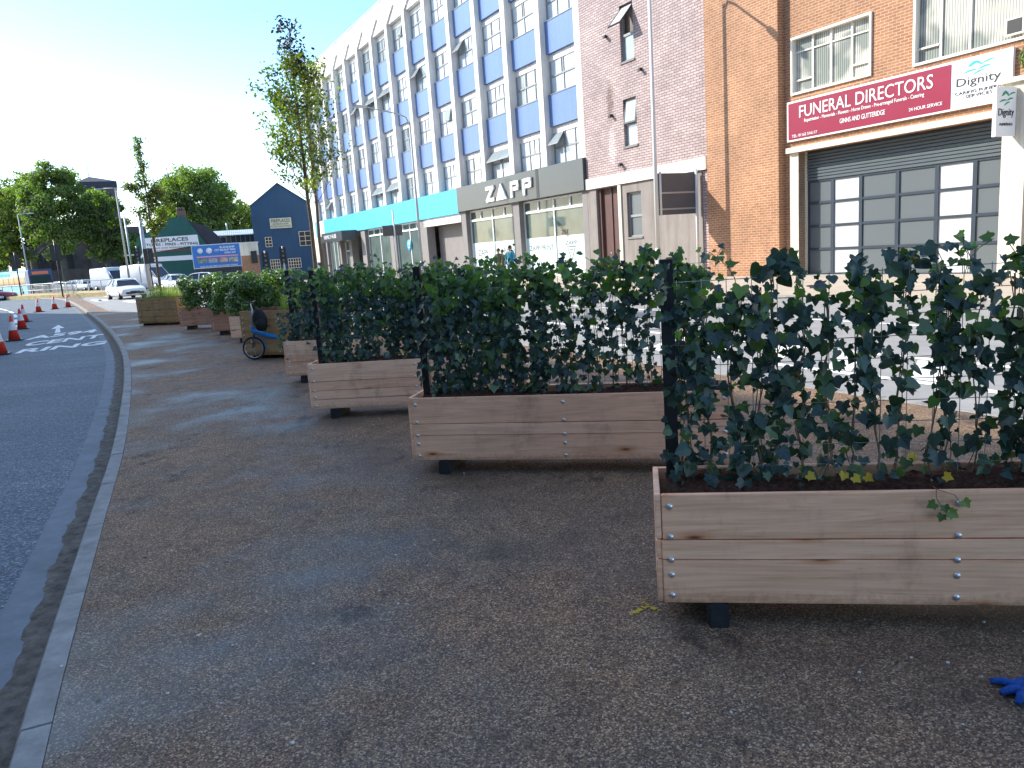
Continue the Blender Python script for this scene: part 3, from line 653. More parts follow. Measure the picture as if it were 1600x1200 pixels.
# taller sleeper planters
def tall(org, ang, L, label, D=.9, H=.77, z0=.06):
    return planter(org, ang, L, label, 'wood2', D, H, z0, True)
TP = G(383, 555, .06)
tall((TP.x, TP.y), R(-25), 1.6, 'tall square sleeper planter with ornamental grass behind the blue bicycle')
WP = G(218, 506, .06)
tall((WP.x, WP.y), R(-24.7), 1.65, 'tall sleeper planter at the far end of the row, holding the small tree')
s1 = G(363, 529, .1); s2 = G(333, 518, .1); s3 = G(283, 510, .1)
planter((s1.x, s1.y), R(-10), 2.2, 'pale low planter just left behind the tall box by the bicycle', 'wood')
planter((s2.x, s2.y), R(-10), 2.2, 'reddish low planter, middle one of the three far hedge planters', 'wood3')
planter((s3.x, s3.y), R(-9), 2.2, 'reddish low planter beside the far tall sleeper box', 'wood3')
def grass_tuft(org, ang, L, D, z0, n, label, hmin=.25, hmax=.6, seed=0, xa=.12):
    r_ = np.random.default_rng(seed); root = empty('ornamental_grass', (org[0], org[1], 0), ang, label, 'ornamental grass')
    P = np.c_[r_.uniform(xa, L-.12, n), r_.uniform(.12, D-.12, n), np.full(n, z0)]
    T = np.c_[r_.normal(0, .3, n), r_.normal(0, .3, n), np.ones(n)]; N = np.c_[r_.normal(0, 1, n), r_.normal(0, 1, n), np.zeros(n)]
    scatter('blade', [(-.007, 0, 0), (.007, 0, 0), (.006, .5, .03), (.0, 1, .14), (-.006, .5, .03)], [(0, 1, 2, 4), (4, 2, 3)], P, N, T, r_.uniform(hmin, hmax, n), M['grass'], root)
    return root
grass_tuft((TP.x, TP.y), R(-25), 1.6, .9, .80, 1100, 'tufts of yellow green grass in the tall planter behind the bicycle', .15, .48, 1, .75)
grass_tuft((WP.x, WP.y), R(-24.7), 1.65, .9, .80, 1300, 'tufts of straw coloured grass under the small far tree', .15, .5, 2)
def hedge(org, ang, L, n, label, seed, top=1.5, D=.41):
    r_ = np.random.default_rng(seed); root = empty('hedge', (org[0], org[1], 0), ang, label, 'hedge', 'glossy leaved hedges in the far planters')
    nb = int(L*44); bx = r_.uniform(.02, L-.02, nb); by = r_.uniform(.0, D, nb); bz = r_.uniform(.62, top-.1, nb)
    k = r_.integers(0, nb, n); off = r_.normal(0, 1, (n, 3)); off /= np.linalg.norm(off, axis=1)[:, None]; off *= (r_.uniform(.3, 1, n)**.4)[:, None]*.15
    P = np.c_[bx[k], by[k], bz[k]]+off; N = off+r_.normal(0, .06, (n, 3))+np.array([0, -.03, .06]); T = np.c_[r_.normal(0, 1, n), r_.normal(0, .6, n), -np.ones(n)*.6]
    m = MB()
    for i in range(int(L*7)):
        x = r_.uniform(.05, L-.05); m.tube([(x, D/2, .5), (x+r_.normal(0, .04), D/2+r_.normal(0, .05), .9), (x+r_.normal(0, .08), D/2, 1.3)], [.008, .006, .003], 5)
    m.build('stem', M['stem'], root); scatter('foliage', OV, OF, P, N, T, r_.uniform(.05, .085, n), M['hedge'], root); return root
hedge((s1.x, s1.y), R(-10), 2.2, 11000, 'dense glossy hedge directly behind the tall box by the bicycle', 21)
hedge((s2.x, s2.y), R(-10), 2.2, 11000, 'dense glossy hedge in the middle of the three far hedge planters', 22)
hedge((s3.x, s3.y), R(-9), 2.2, 11000, 'dense glossy hedge nearest the far tall sleeper box', 23, 1.46)

# ================================================================== BUILDINGS ALONG THE STREET (local x = s, local -y = towards street)
def froot(name, s, label, cat):
    p = W(s, 0); return empty(name, (p.x, p.y, 0), FROT, label, cat)
def mbq(): return MB()
OB = froot('office_building', 0, 'long white four storey office block with blue panels, white fins and shops below', 'building')
BW = 3.42; R0 = -15.95; FW_ = .46
zs = [5.55+3.43*f for f in range(4)]
m = MB(); m.box(R0-14*BW-FW_, R0, .55, 14, 4.1, 19.4); m.box(R0-14*BW-FW_, R0, 2.2, 14, 0, 4.1); m.build('wall', M['white'], OB)
m = MB(); x0, x1 = R0-14*BW-FW_, R0
m.box(x0, x1, .12, .6, 17.74, 19.55)
for k in range(14):
    a = R0-(k+1)*BW+.001; b = a+BW-FW_-.002; c = (a+b)/2
    m.prism([(a, 17.76), (c, 18.72), (c, 19.56), (a, 19.56)], 0.002, .119, axis='y'); m.prism([(c, 18.72), (b, 17.76), (b, 19.56), (c, 19.56)], 0.002, .119, axis='y')
m.build('parapet', M['white'], OB)
m = MB(); m.box(x0-.03, x1, -.04, .62, 19.562, 19.64); m.build('coping', M['galv'], OB)
fin_me = None
for k in range(15):
    xr = R0-k*BW
    if fin_me is None:
        m = MB(); m.prism([(0, 5.52), (0, 19.56), (.118, 19.56), (.118, 17.73), (.548, 17.73), (.548, 5.52)], -FW_, 0, axis='x'); o = m.build('fin', M['fin'], OB); fin_me = o
    else: o = fin_me.copy(); COL.objects.link(o)
    o.location.x = xr
pw = BW-FW_
m = MB(); m.box(0, pw, .30, .547, 0, 1.52); m.box(0, pw, .27, .30, 1.49, 1.52, 1); pan0 = m.build('spandrel_panel', [M['bluepanel'], M['winframe']], OB)
first = True
for k in range(14):
    for f in range(3):
        o = pan0 if first else pan0.copy()
        if not first: COL.objects.link(o)
        first = False; o.location = (R0-(k+1)*BW+.001, 0, zs[f]+1.88)
def office_frame(openv):
    m = MB(); h = 1.86; t = .05; y0, y1 = .46, .53
    def vb(x, a, b, w=t): m.box(x-w/2, x+w/2, y0, y1, a, b)
    m.box(0, pw, y0-.01, y1, 0, .05); m.box(0, pw, y0-.012, y1, h-.32, h, 1); vb(.04, .05, h-.32, .08); vb(pw-.04, .05, h-.32, .08)
    c = (.33, .66) if openv != 2 else (.42, .8)
    for q in c: vb(pw*q, .05, h-.32, .06); 
    m.box(.08, pw-.08, y0-.005, y1, .78, .86)
    vb(pw*.5 if openv == 1 else pw*.33+.1, .86, h-.32, .03)
    return m
fr = [office_frame(i) for i in range(3)]; pn = MB(); pn.box(.03, pw-.03, .50, .515, .05, 1.54)
frame_src = {}; pane_src = None
OPEN = {(0, 0): 'L', (2, 0): 'M', (7, 0): 'M', (8, 0): 'M', (12, 0): 'L', (5, 2): 'S', (7, 2): 'M', (8, 2): 'M', (9, 2): 'L', (3, 2): 'S', (6, 3): 'x', (4, 1): 'x'}
for k in range(14):
    for f in range(4):
        t = (k*7+f*5) % 3
        if t not in frame_src: w = fr[t].build('window', [M['winframe'], M['fin']], OB); frame_src[t] = w
        else: w = frame_src[t].copy(); COL.objects.link(w)
        w.location = (R0-(k+1)*BW+.002, 0, zs[f]+.01)
        if pane_src is None: p = pn.build('pane', M['pane'], w); pane_src = p
        else: p = pane_src.copy(); COL.objects.link(p); p.parent = w
        if (k, f) in OPEN:
            c = {'L': (.1, 1.0), 'M': (.1, pw-.2), 'S': (.08, .95), 'x': (1.1, 1.9)}[OPEN[(k, f)]]
            a = R(35 if OPEN[(k, f)] != 'x' else 15); m = MB(); hh = .72; d = Vector((0, -math.sin(a), -math.cos(a))); n = Vector((0, -math.cos(a), math.sin(a)))*.03
            def slab(xa, xb, la, lb, mi, off=0.0):
                o_ = Vector((0, .45, 1.53)); q = [o_+d*la, o_+d*lb]
                v = [Vector((x, 0, 0))+p_+n*(off+w_) for x in (xa, xb) for p_ in q for w_ in (-.5, .5)]
                m.add([v[i] for i in (0, 2, 6, 4, 1, 3, 7, 5)], [(0, 1, 2, 3)[::-1], (4, 5, 6, 7), (0, 1, 5, 4), (1, 2, 6, 5), (2, 3, 7, 6), (3, 0, 4, 7)], mi)
            slab(c[0], c[0]+.05, 0, hh, 0); slab(c[1]-.05, c[1], 0, hh, 0); slab(c[0]+.05, c[1]-.05, 0, .05, 0); slab(c[0]+.05, c[1]-.05, hh-.05, hh, 0); slab(c[0]+.05, c[1]-.05, .05, hh-.05, 1, .2)
            if c[1]-c[0] > 1.5: slab((c[0]+c[1])/2-.02, (c[0]+c[1])/2+.02, .05, hh-.05, 0, .6)
            m.build('open_sash', [M['winframe'], M['sashglass']], w)
# fascias
m = MB(); m.box(-30.0, -22.0+.0, -.18, .5, 4.03, 5.50); m.box(-20.2-.0, -15.96, -.18, .5, 4.03, 5.50); m.box(-22.0, -20.2, -.18, .5, 4.03, 5.50); m.build('grey_fascia', M['greyfascia'], OB)
m = MB(); m.box(-61.9, -37.55, -.12, .5, 3.95, 5.48); m.box(-37.5, -30.02, -.13, .5, 3.95, 5.48); m.box(-64.3, -62.9+.0, -.12, .5, 3.95, 5.48); m.build('cyan_fascia', M['cyan'], OB)
m = MB(); m.box(-62.89, -61.91+.9, -.14, .5, 3.95, 5.46); m.build('white_fascia', M['white'], OB)
m = MB(); m.box(-22.15, -19.95, -.30, -.181, 4.06, 5.44) if False else m.box(-20.28, -20.02, -.19, -.181, 4.05, 5.48); m.build('fascia_joint', M['black'], OB)
m = MB(); m.box(-36.2, -30.05, .0, .45, 3.42, 3.94); m.build('shop_beam', M['white'], OB)
# pillars between shops
for a, b in ((-64.3, -63.0), (-61.5, -61.1), (-57.0, -56.6), (-54.0, -53.2), (-50.3, -49.2), (-43.2, -42.4), (-36.9, -35.7), (-29.95, -29.3), (-23.35, -22.55), (-16.4, -15.96)):
    m = MB(); m.box(a, b, 0, .6, 0, 3.95 if a < -30 else 4.03); m.build('pillar', M['pilgrey'], OB)
def shop(x0, x1, film=False, ztop=4.0, mull=None, door=False):
    m = MB(); y0, y1 = .3, .38
    xs = mull or [x0, (x0+x1)/2, x1]
    m.box(x0, x1, y0-.02, y1, 3.34, 3.46); m.box(x0, x1, y0, y1, ztop-.1, ztop); m.box(x0, x1, y0, y1, 0, .12)
    for x in xs: m.box(x-.05, x+.05, y0-.01, y1, .12, 3.34)
    n = 4
    for i in range(n+1): x = x0+(x1-x0)*i/n; m.box(x-.05, x+.05, y0-.01, y1, 3.46, ztop-.1)
    w = m.build('shop_window', M['whiteframe'], OB)
    p = MB(); p.box(x0, x1, .35, .36, .1, ztop-.05); p.build('pane', M['shopglass'], w)
    if film:
        q = MB(); q.box(x0+.06, x1-.06, .340, .349, .13, 2.03); q.build('frosted_film', M['film'], w)
    return w
wa = shop(-22.55, -16.4, True); wb = shop(-29.3, -23.35, True)
shop(-42.4, -36.9, ztop=3.94); shop(-49.2, -43.2, ztop=3.94); shop(-61.1, -57.0, ztop=3.9, mull=[-61.1, -59.7, -58.6, -57.0])
m = MB(); m.box(-35.7, -30.0, .9, 1.0, 0, 3.42); m.box(-31.0, -30.9, .7, .9, 0, 3.4, 1); m.box(-30.6, -30.1, .5, .6, 1.0, 2.6, 1); m.build('shop_wall', [M['pilgrey'], M['whiteframe']], OB)
m = MB(); m.box(-56.6, -54.0, .5, .55, 0, 3.2); m.box(-53.2, -50.3, .9, .95, 0, 3.3); m.build('entrance_glass', M['shopglass'], OB)
m = MB(); m.box(-56.6, -56.45, .44, .56, 0, 3.2); m.box(-55.35, -55.25, .44, .56, 0, 3.2); m.box(-56.45, -54.1, .44, .56, 2.3, 2.4); m.build('entrance_frame', M['whiteframe'], OB)
def simple_text(parent, m_, *a, name='lettering', **k): return text(*a, **k).build(name, m_, parent)
for q, parent, x0 in ((('ZAPP PRINT'), wa, -22.2),):
    simple_text(parent, M['ink'], q, -22.2, -19.75, 1.35, 1.62, .339, depth=.004)
simple_text(wa, M['ink'], 'ZAPP', -18.6, -17.55, 1.55, 1.75, .339, depth=.004)
m = MB(); 
for a, b in (((-18.5, 1.45), (-17.65, 1.45)), ((-18.4, 1.4), (-18.08, .75)), ((-17.75, 1.4), (-18.08, .75)), ((-18.2, 1.3), (-17.95, 1.3))): m.tube([(a[0], .337, a[1]), (b[0], .337, b[1])], .02, 4)
m.build('triangle_emblem', M['ink'], wa)
simple_text(wb, M['ink'], 'ZAPP', -28.6, -27.2, 1.25, 1.6, .339, depth=.004); simple_text(wb, M['ink'], 'PAID', -25.2, -24.0, 1.3, 1.6, .339, depth=.004); simple_text(wa, M['ink'], '217', -18.9, -18.3, 2.1, 2.32, .335, depth=.004)
# separate signs
sg = froot('shop_sign', 0, 'large white ZAPP letters with a solid triangle A on the grey fascia', 'sign')
def seg_letter(m, pts, w): 
    for a, b in zip(pts[:-1], pts[1:]):
        a = Vector(a); b = Vector(b); d = (b-a).normalized(); n = Vector((-d.y, d.x))*w/2; a = a-d*w/2; b = b+d*w/2
        q = [a-n, b-n, b+n, a+n]; m.prism([(p.x, p.y) for p in q], -.28, -.19, axis='y')
zb_, zt_ = 4.28, 5.14
m = MB(); seg_letter(m, [(-25.75, zt_-.1), (-24.98, zt_-.1), (-25.75, zb_+.1), (-24.98, zb_+.1)], .2); m.build('letter', M['sign_white'], sg)
m = MB(); m.prism([(-24.62, zb_), (-23.38, zb_), (-24.0, zt_+.04)], -.28, -.19, axis='y'); m.build('letter', M['sign_white'], sg)
for x in (-22.9, -21.55):
    m = MB(); seg_letter(m, [(x+.1, zb_+.1), (x+.1, zt_-.1), (x+.8, zt_-.1), (x+.8, zb_+.45), (x+.42, zb_+.45)], .2); m.build('letter', M['sign_white'], sg)
cn = froot('entrance_canopy', 0, 'grey box canopy lettered FAMILY HUB over the office entrance', 'canopy')
m = MB(); m.box(-57.3, -50.9, -1.5, -.15, 3.25, 4.05); m.build('canopy_box', M['greyfascia'], cn); simple_text(cn, M['sign_white'], 'FAMILY HUB', -56.4, -52.6, 3.5, 3.85, -1.505)
lo = froot('window_sign', 0, 'round cyan sign with a white figure two in the shop window', 'sign')
m = MB(); m.tube([(-37.35+.0, .25, 2.3), (-37.35, .29, 2.3)], .42, 24); m.build('disc', M['cyan'], lo); simple_text(lo, M['sign_white'], '2', -37.5, -37.2, 2.1, 2.5, .245)
lo.location = W(.35-2.9, 0)

# --- mauve brick building
BB = froot('brick_building', 0, 'mauve brick building with a white band and grey rendered ground floor, beside the office block', 'building')
def wall_with_holes(x0, x1, z0, z1, holes, y0=0, y1=.3):
    xs = sorted({x0, x1, *[h[0] for h in holes], *[h[1] for h in holes]}); zz = sorted({z0, z1, *[h[2] for h in holes], *[h[3] for h in holes]}); m = MB()
    # merge vertically where there is no hole
    for a, b in zip(xs[:-1], xs[1:]):
        run = None
        for c, d in zip(zz[:-1], zz[1:]):
            hole = any(h[0] <= a and b <= h[1] and h[2] <= c and d <= h[3] for h in holes)
            if hole:
                if run: m.box(a, b, y0, y1, *run); run = None
            else: run = (run[0], d) if run else (c, d)
        if run: m.box(a, b, y0, y1, *run)
    return m
wins = [(-12.95, -12.05, 5.55, 7.5), (-12.95, -12.05, 9.0, 11.25), (-12.95, -12.05, 12.5, 14.7)]
wall_with_holes(-15.94, -7.62, 4.5, 20, wins).build('upper_wall', M['brick_mauve'], BB)
m = MB(); m.box(-15.94, -7.6, .31, 14, 0.0, 19.9); m.build('core_wall', M['render'], BB)
m = MB(); m.box(-15.94, -7.9, -.10, .3, 4.02, 4.495); m.box(-8.55+.0, -7.62, .0, .29, 4.02, 4.49); m.build('string_course', M['white'], BB)
wall_with_holes(-15.94, -8.2, 0, 4.015, [(-15.25, -13.55, 0, 3.98), (-12.95, -11.95, 1.7, 3.62)]).build('ground_floor_wall', M['render'], BB)
m = MB(); m.box(-8.2, -7.62, .02, .3, 0, 4.0); m.build('side_wall', M['brick_mauve'], BB)
m = MB(); m.box(-13.52, -13.3, -.06, 0, 0, 4.0); m.build('door_reveal', M['cream'], BB)
m = MB(); m.box(-15.25, -13.55, .25, .3, 0, 3.98); m.box(-15.2, -15.05, .12, .25, 0, 3.98); m.box(-14.4, -14.32, .2, .25, 0, 3.98); d_ = m.build('door', M['maroon'], BB)
m = MB(); m.ball((-14.5, .19, 1.05), .04); m.build('handle', M['bolt'], d_)
for i, (a, b, c, d) in enumerate(wins+[(-12.95, -11.95, 1.7, 3.62)]):
    m = MB(); md = c+(d-c)*.47; m.box(a, a+.07, .12, .2, c, d); m.box(b-.07, b, .12, .2, c, d); m.box(a+.07, b-.07, .12, .2, c, c+.07); m.box(a+.07, b-.07, .12, .2, d-.07, d); m.box(a+.07, b-.07, .11, .2, md-.05, md+.05)
    w = m.build('window', M['winframe'], BB); p = MB(); p.box(a+.05, b-.05, .16, .17, c+.05, (d-.05) if i != 1 else md); p.build('pane', M['pane'] if i < 3 else M['gp_grey'], w)
    s_ = MB(); s_.box(a-.05, b+.05, -.05, .12, c-.08, c-.001); s_.build('sill', M['pilgrey'], w)
    if i in (0, 1):
        an = R(42 if i == 1 else 8); L_ = (d-md)-.05; m = MB(); o_ = Vector((0, .12, d-.05)); dv = Vector((0, -math.sin(an), -math.cos(an))); nv = Vector((0, -math.cos(an), math.sin(an)))*.045
        def sl(xa, xb, la, lb, mi, k=1):
            v = [Vector((x, 0, 0))+o_+dv*l+nv*s2*k for x in (xa, xb) for l in (la, lb) for s2 in (-.5, .5)]
            m.add([v[j] for j in (0, 2, 6, 4, 1, 3, 7, 5)], [(3, 2, 1, 0), (4, 5, 6, 7), (0, 1, 5, 4), (1, 2, 6, 5), (2, 3, 7, 6), (3, 0, 4, 7)], mi)
        sl(a+.03, a+.1, 0, L_, 0); sl(b-.1, b-.03, 0, L_, 0); sl(a+.1, b-.1, 0, .07, 0); sl(a+.1, b-.1, L_-.07, L_, 0); sl(a+.1, b-.1, .07, L_-.07, 1, .5)
        m.build('open_sash', [M['plastic'], M['pane']], w)
for x, z in ((-13.9, 10.3), (-13.75, 7.0), (-11.6, 8.45), (-13.2, 4.85)):
    m = MB(); m.box(x-.05, x+.05, -.14, 0, z-.05, z+.05); m.box(x-.03, x+.12, -.2, -.14, z-.1, z+.0); m.build('wall_bracket', M['plastic'], BB)
# --- orange brick funeral building
FB = froot('funeral_building', 0, 'orange brick building with a grey garage door and cream window frames', 'building')
w1 = (-3.87, -.9, 5.88, 7.67); w2h = (.42, 4.6, 5.82, 8.2); gar = (-3.6, 2.95, 0, 4.0)
wall_with_holes(-4.2, 14, 0, 18, [w1, w2h, (-3.6, 2.95, 0, 4.05), (w1[0], w1[1], 10, 12), (w2h[0], w2h[1], 10, 12.2)]).build('wall', M['brick_orange'], FB)
m = MB(); m.box(-7.61, -4.2, -.28, .31, 0, 18); m.build('brick_pier', M['brick_orange'], FB)
m = MB(); m.box(-7.6, 14, .55, 14, 0, 17.9); m.build('core_wall', M['render'], FB)
def cream_window(a, b, c, d, cols, low):
    m = MB(); m.box(a, b, -.06, .2, c, c+.07); m.box(a, b, -.06, .2, d-.07, d); m.box(a, a+.07, -.06, .2, c+.07, d-.07); m.box(b-.07, b, -.06, .2, c+.07, d-.07)
    for x in cols: m.box(x-.03, x+.03, .08, .18, c+.07, d-.07)
    if len(cols) > 2: m.box(a+.07, b-.07, .09, .17, c+(d-c)*.73, c+(d-c)*.73+.04) if low == 0 else None
    e = [a+.07]+list(cols)+[b-.07]
    m.box(e[0], e[1]-.03, .06, .16, c+.42, c+.47); m.box(e[-2]+.03, e[-1], .06, .16, c+.42, c+.47)
    w = m.build('window', M['creamframe'], FB); p = MB(); p.box(a+.05, b-.05, .13, .14, c+.05, d-.05); p.build('pane', M['blind'], w); return w
cream_window(*w1, (-3.1, -2.4, -1.65), 0); ww = cream_window(*w2h, (1.15, 1.95, 3.3, 4.0), 1)
cream_window(w1[0], w1[1], 10, 12, (-3.1, -2.4, -1.65), 0); cream_window(w2h[0], w2h[1], 10, 12.2, (1.15, 1.95, 3.3, 4.0), 1)
m = MB(); m.box(2.9, 3.35, -.02, .05, 5.98, 6.4); m.box(2.95, 3.3, -.03, -.02, 6.03, 6.35, 1); m.build('extractor_fan', [M['cream'], M['plastic']], ww)
# garage surround
m = MB(); m.box(-3.96, -3.6, -.02, .5, 0, 4.05); m.box(-3.96, 3.2, -.22, -.021, 4.05, 4.28) if False else m.box(-4.0, 3.3, -.16, .3, 4.052, 4.22); m.build('door_surround', M['cream'], FB)
m = MB(); m.box(2.95, 3.32, -.03, .5, 0, 4.05); m.build('door_surround', M['cream'], FB)
m = MB(); nsl = 9
for i in range(nsl):
    z = 3.1+i*.1; m.prism([(.44, z), (.405, z+.02), (.40, z+.085), (.44, z+.098)], -3.6, 2.95, axis='x')
m.box(-3.6, 2.95, .45, .5, 3.1, 4.05); m.build('roller_shutter', M['shutter'], FB)
gd = MB(); cols = [-3.6, -2.62, -1.57, -.31, .92, 2.0, 2.95]; rows = [0, .85, 1.61, 2.37, 3.09]
for x in cols: gd.box(max(-3.6, x-.06), min(2.95, x+.06), .43, .52, 0, 3.09)
for z in rows:
    for a, b in zip(cols[:-1], cols[1:]): gd.box(a+.06, b-.06, .435, .52, z-.04 if z else 0, z+.04 if z < 3 else 3.09)
g_ = gd.build('garage_door', M['steelblue'], FB)
for i, (a, b) in enumerate(zip(cols[:-1], cols[1:])):
    for c, d in zip(rows[:-1], rows[1:]):
        m = MB(); m.box(a+.05, b-.05, .47, .49, c+.04, d-.04); m.build('pane', M['gp_white'] if i in (1, 4) else M['gp_grey'], g_)
# portico at the right
PB = froot('entrance_block', 0, 'cream rendered entrance block at the far right of the street frontage', 'building')
m = MB(); m.box(3.34, 3.9, -.75, -.03, 0, 4.72); m.box(3.9, 9, -.75, -.02, 3.3, 4.72); m.box(6, 9, -.75, -.02, 0, 3.3); m.build('wall', M['cream'], PB); m = MB(); m.box(3.24, 9, -.85, -.02, 4.722, 4.84); m.build('ledge', M['cream'], PB)
m = MB(); m.box(3.9, 6, -.3, -.02, 0, 3.29); m.build('door', M['maroon'], PB)
tb = froot('box_shrub', 0, 'small clipped dark green shrub standing on the cream ledge', 'shrub')
n = 2600; r_ = np.random.default_rng(4); u_ = r_.normal(0, 1, (n, 3)); u_ /= np.linalg.norm(u_, axis=1)[:, None]; u_ *= r_.uniform(.75, 1, n)[:, None]
scatter('foliage', OV, OF, u_*np.array([.42, .32, .42])+np.array([3.95, -.45, 5.28]), u_, r_.normal(0, 1, (n, 3)), r_.uniform(.05, .08, n), M['hedge'], tb)
# funeral sign
fs = froot('funeral_sign', 0, 'long burgundy and white FUNERAL DIRECTORS sign above the garage door', 'sign')
m = MB(); m.box(-3.97, 3.18, -.12, -.02, 4.42, 5.68); m.build('sign_frame', M['sign_white'], fs)
m = MB(); m.box(-3.91, 1.6, -.13, -.121, 4.47, 5.62); m.build('burgundy_panel', M['burgundy'], fs)
def ft(*a, m_='sign_white', **k): simple_text(fs, M[m_], *a, **k)
ft('FUNERAL DIRECTORS', -3.45, 1.1, 5.12, 5.49, -.131); ft('Repatriation - Memorials - Flowers - Horse Drawn - Pre-arranged Funerals - Catering', -3.25, .85, 4.92, 5.06, -.131)
ft('GINNS AND GUTTERIDGE', -1.9, -.35+.0, 4.68, 4.82, -.131); ft('24 HOUR SERVICE', .4, 1.38, 4.62, 4.71, -.131); ft('TEL: 01162 516117', -3.75, -2.75, 4.53, 4.62, -.131)
ft('Dignity', 1.75, 2.9, 4.93, 5.2, -.121, m_='ink'); ft('CARING FUNERAL', 1.72, 3.0, 4.78, 4.86, -.121, m_='ink'); ft('SERVICES', 2.0, 2.7, 4.67, 4.75, -.121, m_='ink')
def swoosh(parent, cx, cz, sx, sz, y, mt, rotz=0):
    m = MB()
    for (x0, z0, x1, z1, w) in ((-.5, .12, .0, .34, .2), (-.1, .3, .25, .1, .16), (.2, .14, .9, .3, .09), (-.75, -.22, .0, -.12, .1), (.0, -.15, .7, -.02, .1), (-.25, -.42, .35, -.22, .09)):
        n = 9; top = []; bot = []
        for i in range(n):
            t = i/(n-1); x = x0+(x1-x0)*t; z = z0+(z1-z0)*t+.05*math.sin(t*3.1); h = w*math.sin(t*math.pi)**.6*.5; top.append((cx+x*sx, cz+(z+h)*sz)); bot.append((cx+x*sx, cz+(z-h)*sz))
        m.prism(bot+top[::-1][1:-1], y-.008, y, axis='y')
    return m.build('emblem', mt, parent)
swoosh(fs, 2.3, 5.4, .5, .42, -.121, M['teal'])
hp = W(3.62, .78); hsn = empty('hanging_sign', (hp.x, hp.y, 0), FROT+R(78), 'small white hanging sign with a green emblem on the cream block', 'sign')
# local -y now looks towards -s side ... sign spans outwards from wall
m = MB(); m.box(-.62, 0, -.05, .05, 3.45, 4.6); m.build('sign_box', M['sign_white'], hsn); m = MB(); m.box(0, .12, -.02, .02, 4.3, 4.36); m.box(0, .12, -.02, .02, 3.6, 3.66); m.build('bracket', M['black'], hsn)
for sgn in (0,):
    simple_text(hsn, M['ink'], 'Dignity', -.55, -.07, 3.88, 4.1, -.051); simple_text(hsn, M['ink'], 'FUNERALS', -.5, -.1, 3.7, 3.76, -.051); swoosh(hsn, -.31, 4.34, .3, .42, -.052, M['green_ink'])
# ================================================================== STREET FURNITURE
def lamp(name, p, h, arms, label, r=(.09, .05), mtl='concrete_pole', cat='street lamp', seg=10):
    root = empty(name, p, 0, label, cat, 'street lamps')
    m = MB(); m.tube([(0, 0, 0), (0, 0, 1.2)], r[0]*1.25, seg); m.tube([(0, 0, 1.2), (0, 0, h*.5), (0, 0, h)], [r[0], (r[0]+r[1])/2, r[1]], seg); m.build('pole', M[mtl], root)
    for dx, dy, dz in arms:
        m = MB(); m.tube([(0, 0, h-.25), (dx*.08, dy*.08, h+dz*.35), (dx*.25, dy*.25, h+dz*.6), (dx, dy, h+dz)], r[1]*.7, 8); m.build('arm', M[mtl], root)
        d = Vector((dx, dy, 0)).normalized(); n = Vector((-d.y, d.x, 0)); c = Vector((dx, dy, h+dz)); m = MB()
        q = [c-d*.1-n*.09, c+d*.62-n*.13, c+d*.75, c+d*.62+n*.13, c-d*.1+n*.09]; m.add([(v.x, v.y, v.z-.07) for v in q]+[(v.x, v.y, v.z+.05) for v in q], [(0, 1, 2, 3, 4)[::-1], (5, 6, 7, 8, 9)]+[(i, (i+1) % 5, 5+(i+1) % 5, 5+i) for i in range(5)])
        m.build('lamp_head', M['galv'], root)
    return root
lamp('street_lamp', W(-27.3, 4), 9.0, [(NR.x*2.9+SD.x*-.9, NR.y*2.9+SD.y*-.9, .55)], 'tall grey lamp post with one long arm in front of the blue fascia', (.08, .05))
lamp('street_lamp', W(-8.4, 2.1), 11.2, [(NR.x*2.1, NR.y*2.1, .6)], 'white lamp post standing before the mauve brick wall by the sign back', (.085, .06), 'polewhite')
for px, D, h, arms, lab, rr in ((46, 100, 10, [(1.3, 0, .05)], 'leftmost distant lamp post in front of the yellowing tree', (.09, .06)), (201, 78, 10, [(-1.3, 0, .05), (1.3, .3, .05)], 'tall double armed lamp post in front of the church tower', (.11, .07))):
    lamp('street_lamp', AT(px, D), h, arms, lab, rr)
root = empty('camera_pole', AT(231, 74, 0), 0, 'thick plain grey pole with signal heads beside the white vans', 'pole'); m = MB(); m.tube([(0, 0, -.1), (0, 0, 7.2)], [.2, .16], 12); m.build('pole', M['galv'], root); m = MB(); m.tube([(0, 0, 7.2), (0, 0, 7.35)], .19, 12); m.build('cap', M['galv'], root)
root = empty('post', AT(208, 90, 0), 0, 'thin grey post behind the double armed lamp', 'post'); m = MB(); m.tube([(0, 0, -.1), (0, 0, 8.0)], [.12, .1], 10); m.build('pole', M['galv'], root); m = MB(); m.box(-.7, .7, -.05, .05, 3.7, 3.85); m.build('crossbar', M['cream'], root)
def signal(px, D, h, label, back=True, heads=1, ph=None, pz=0.0):
    p = AT(px, D, 0); root = empty('traffic_light', (p.x, p.y, 0), face_rot(p), label, 'traffic light', 'traffic lights')
    m = MB(); m.tube([(0, 0, -.1), (0, 0, ph or h+.1)], .06, 8); m.build('pole', M['black'] if back else M['galv'], root)
    m = MB(); bw_ = .42 if back else .26; m.bbox(-bw_, bw_, -.02, .03, h-1.35, h+.05, .02); m.bbox(-.18, .18, -.3 if not back else .03, .0 if not back else .3, h-1.2, h-.1, .02); hd = m.build('signal_head', M['black'], root)
    for k in range(3):
        m = MB(); z = h-.3-k*.36; y = -.31 if not back else .31; s_ = -1 if not back else 1
        m.tube([(0, y, z), (0, y+.12*s_, z)], .13, 10, cap=False); m.ball((0, y, z), .1, (1, .3, 1)); m.build('lens', M['lampglass'], hd)
    return root
signal(30, 80, 4.3, 'back of a black traffic light, the left one behind the picket railing', ph=4.6)
signal(94, 70, 4.6, 'back of a large black traffic light, the right one behind the picket railing', ph=5.1)
signal(219, 72, 4.0, 'dark traffic light just left of the thick grey pole', False)
signal(236, 73, 3.8, 'dark traffic light just right of the thick grey pole')
signal(416, 62, 2.6, 'traffic light in front of the blue gable, the left one', False)
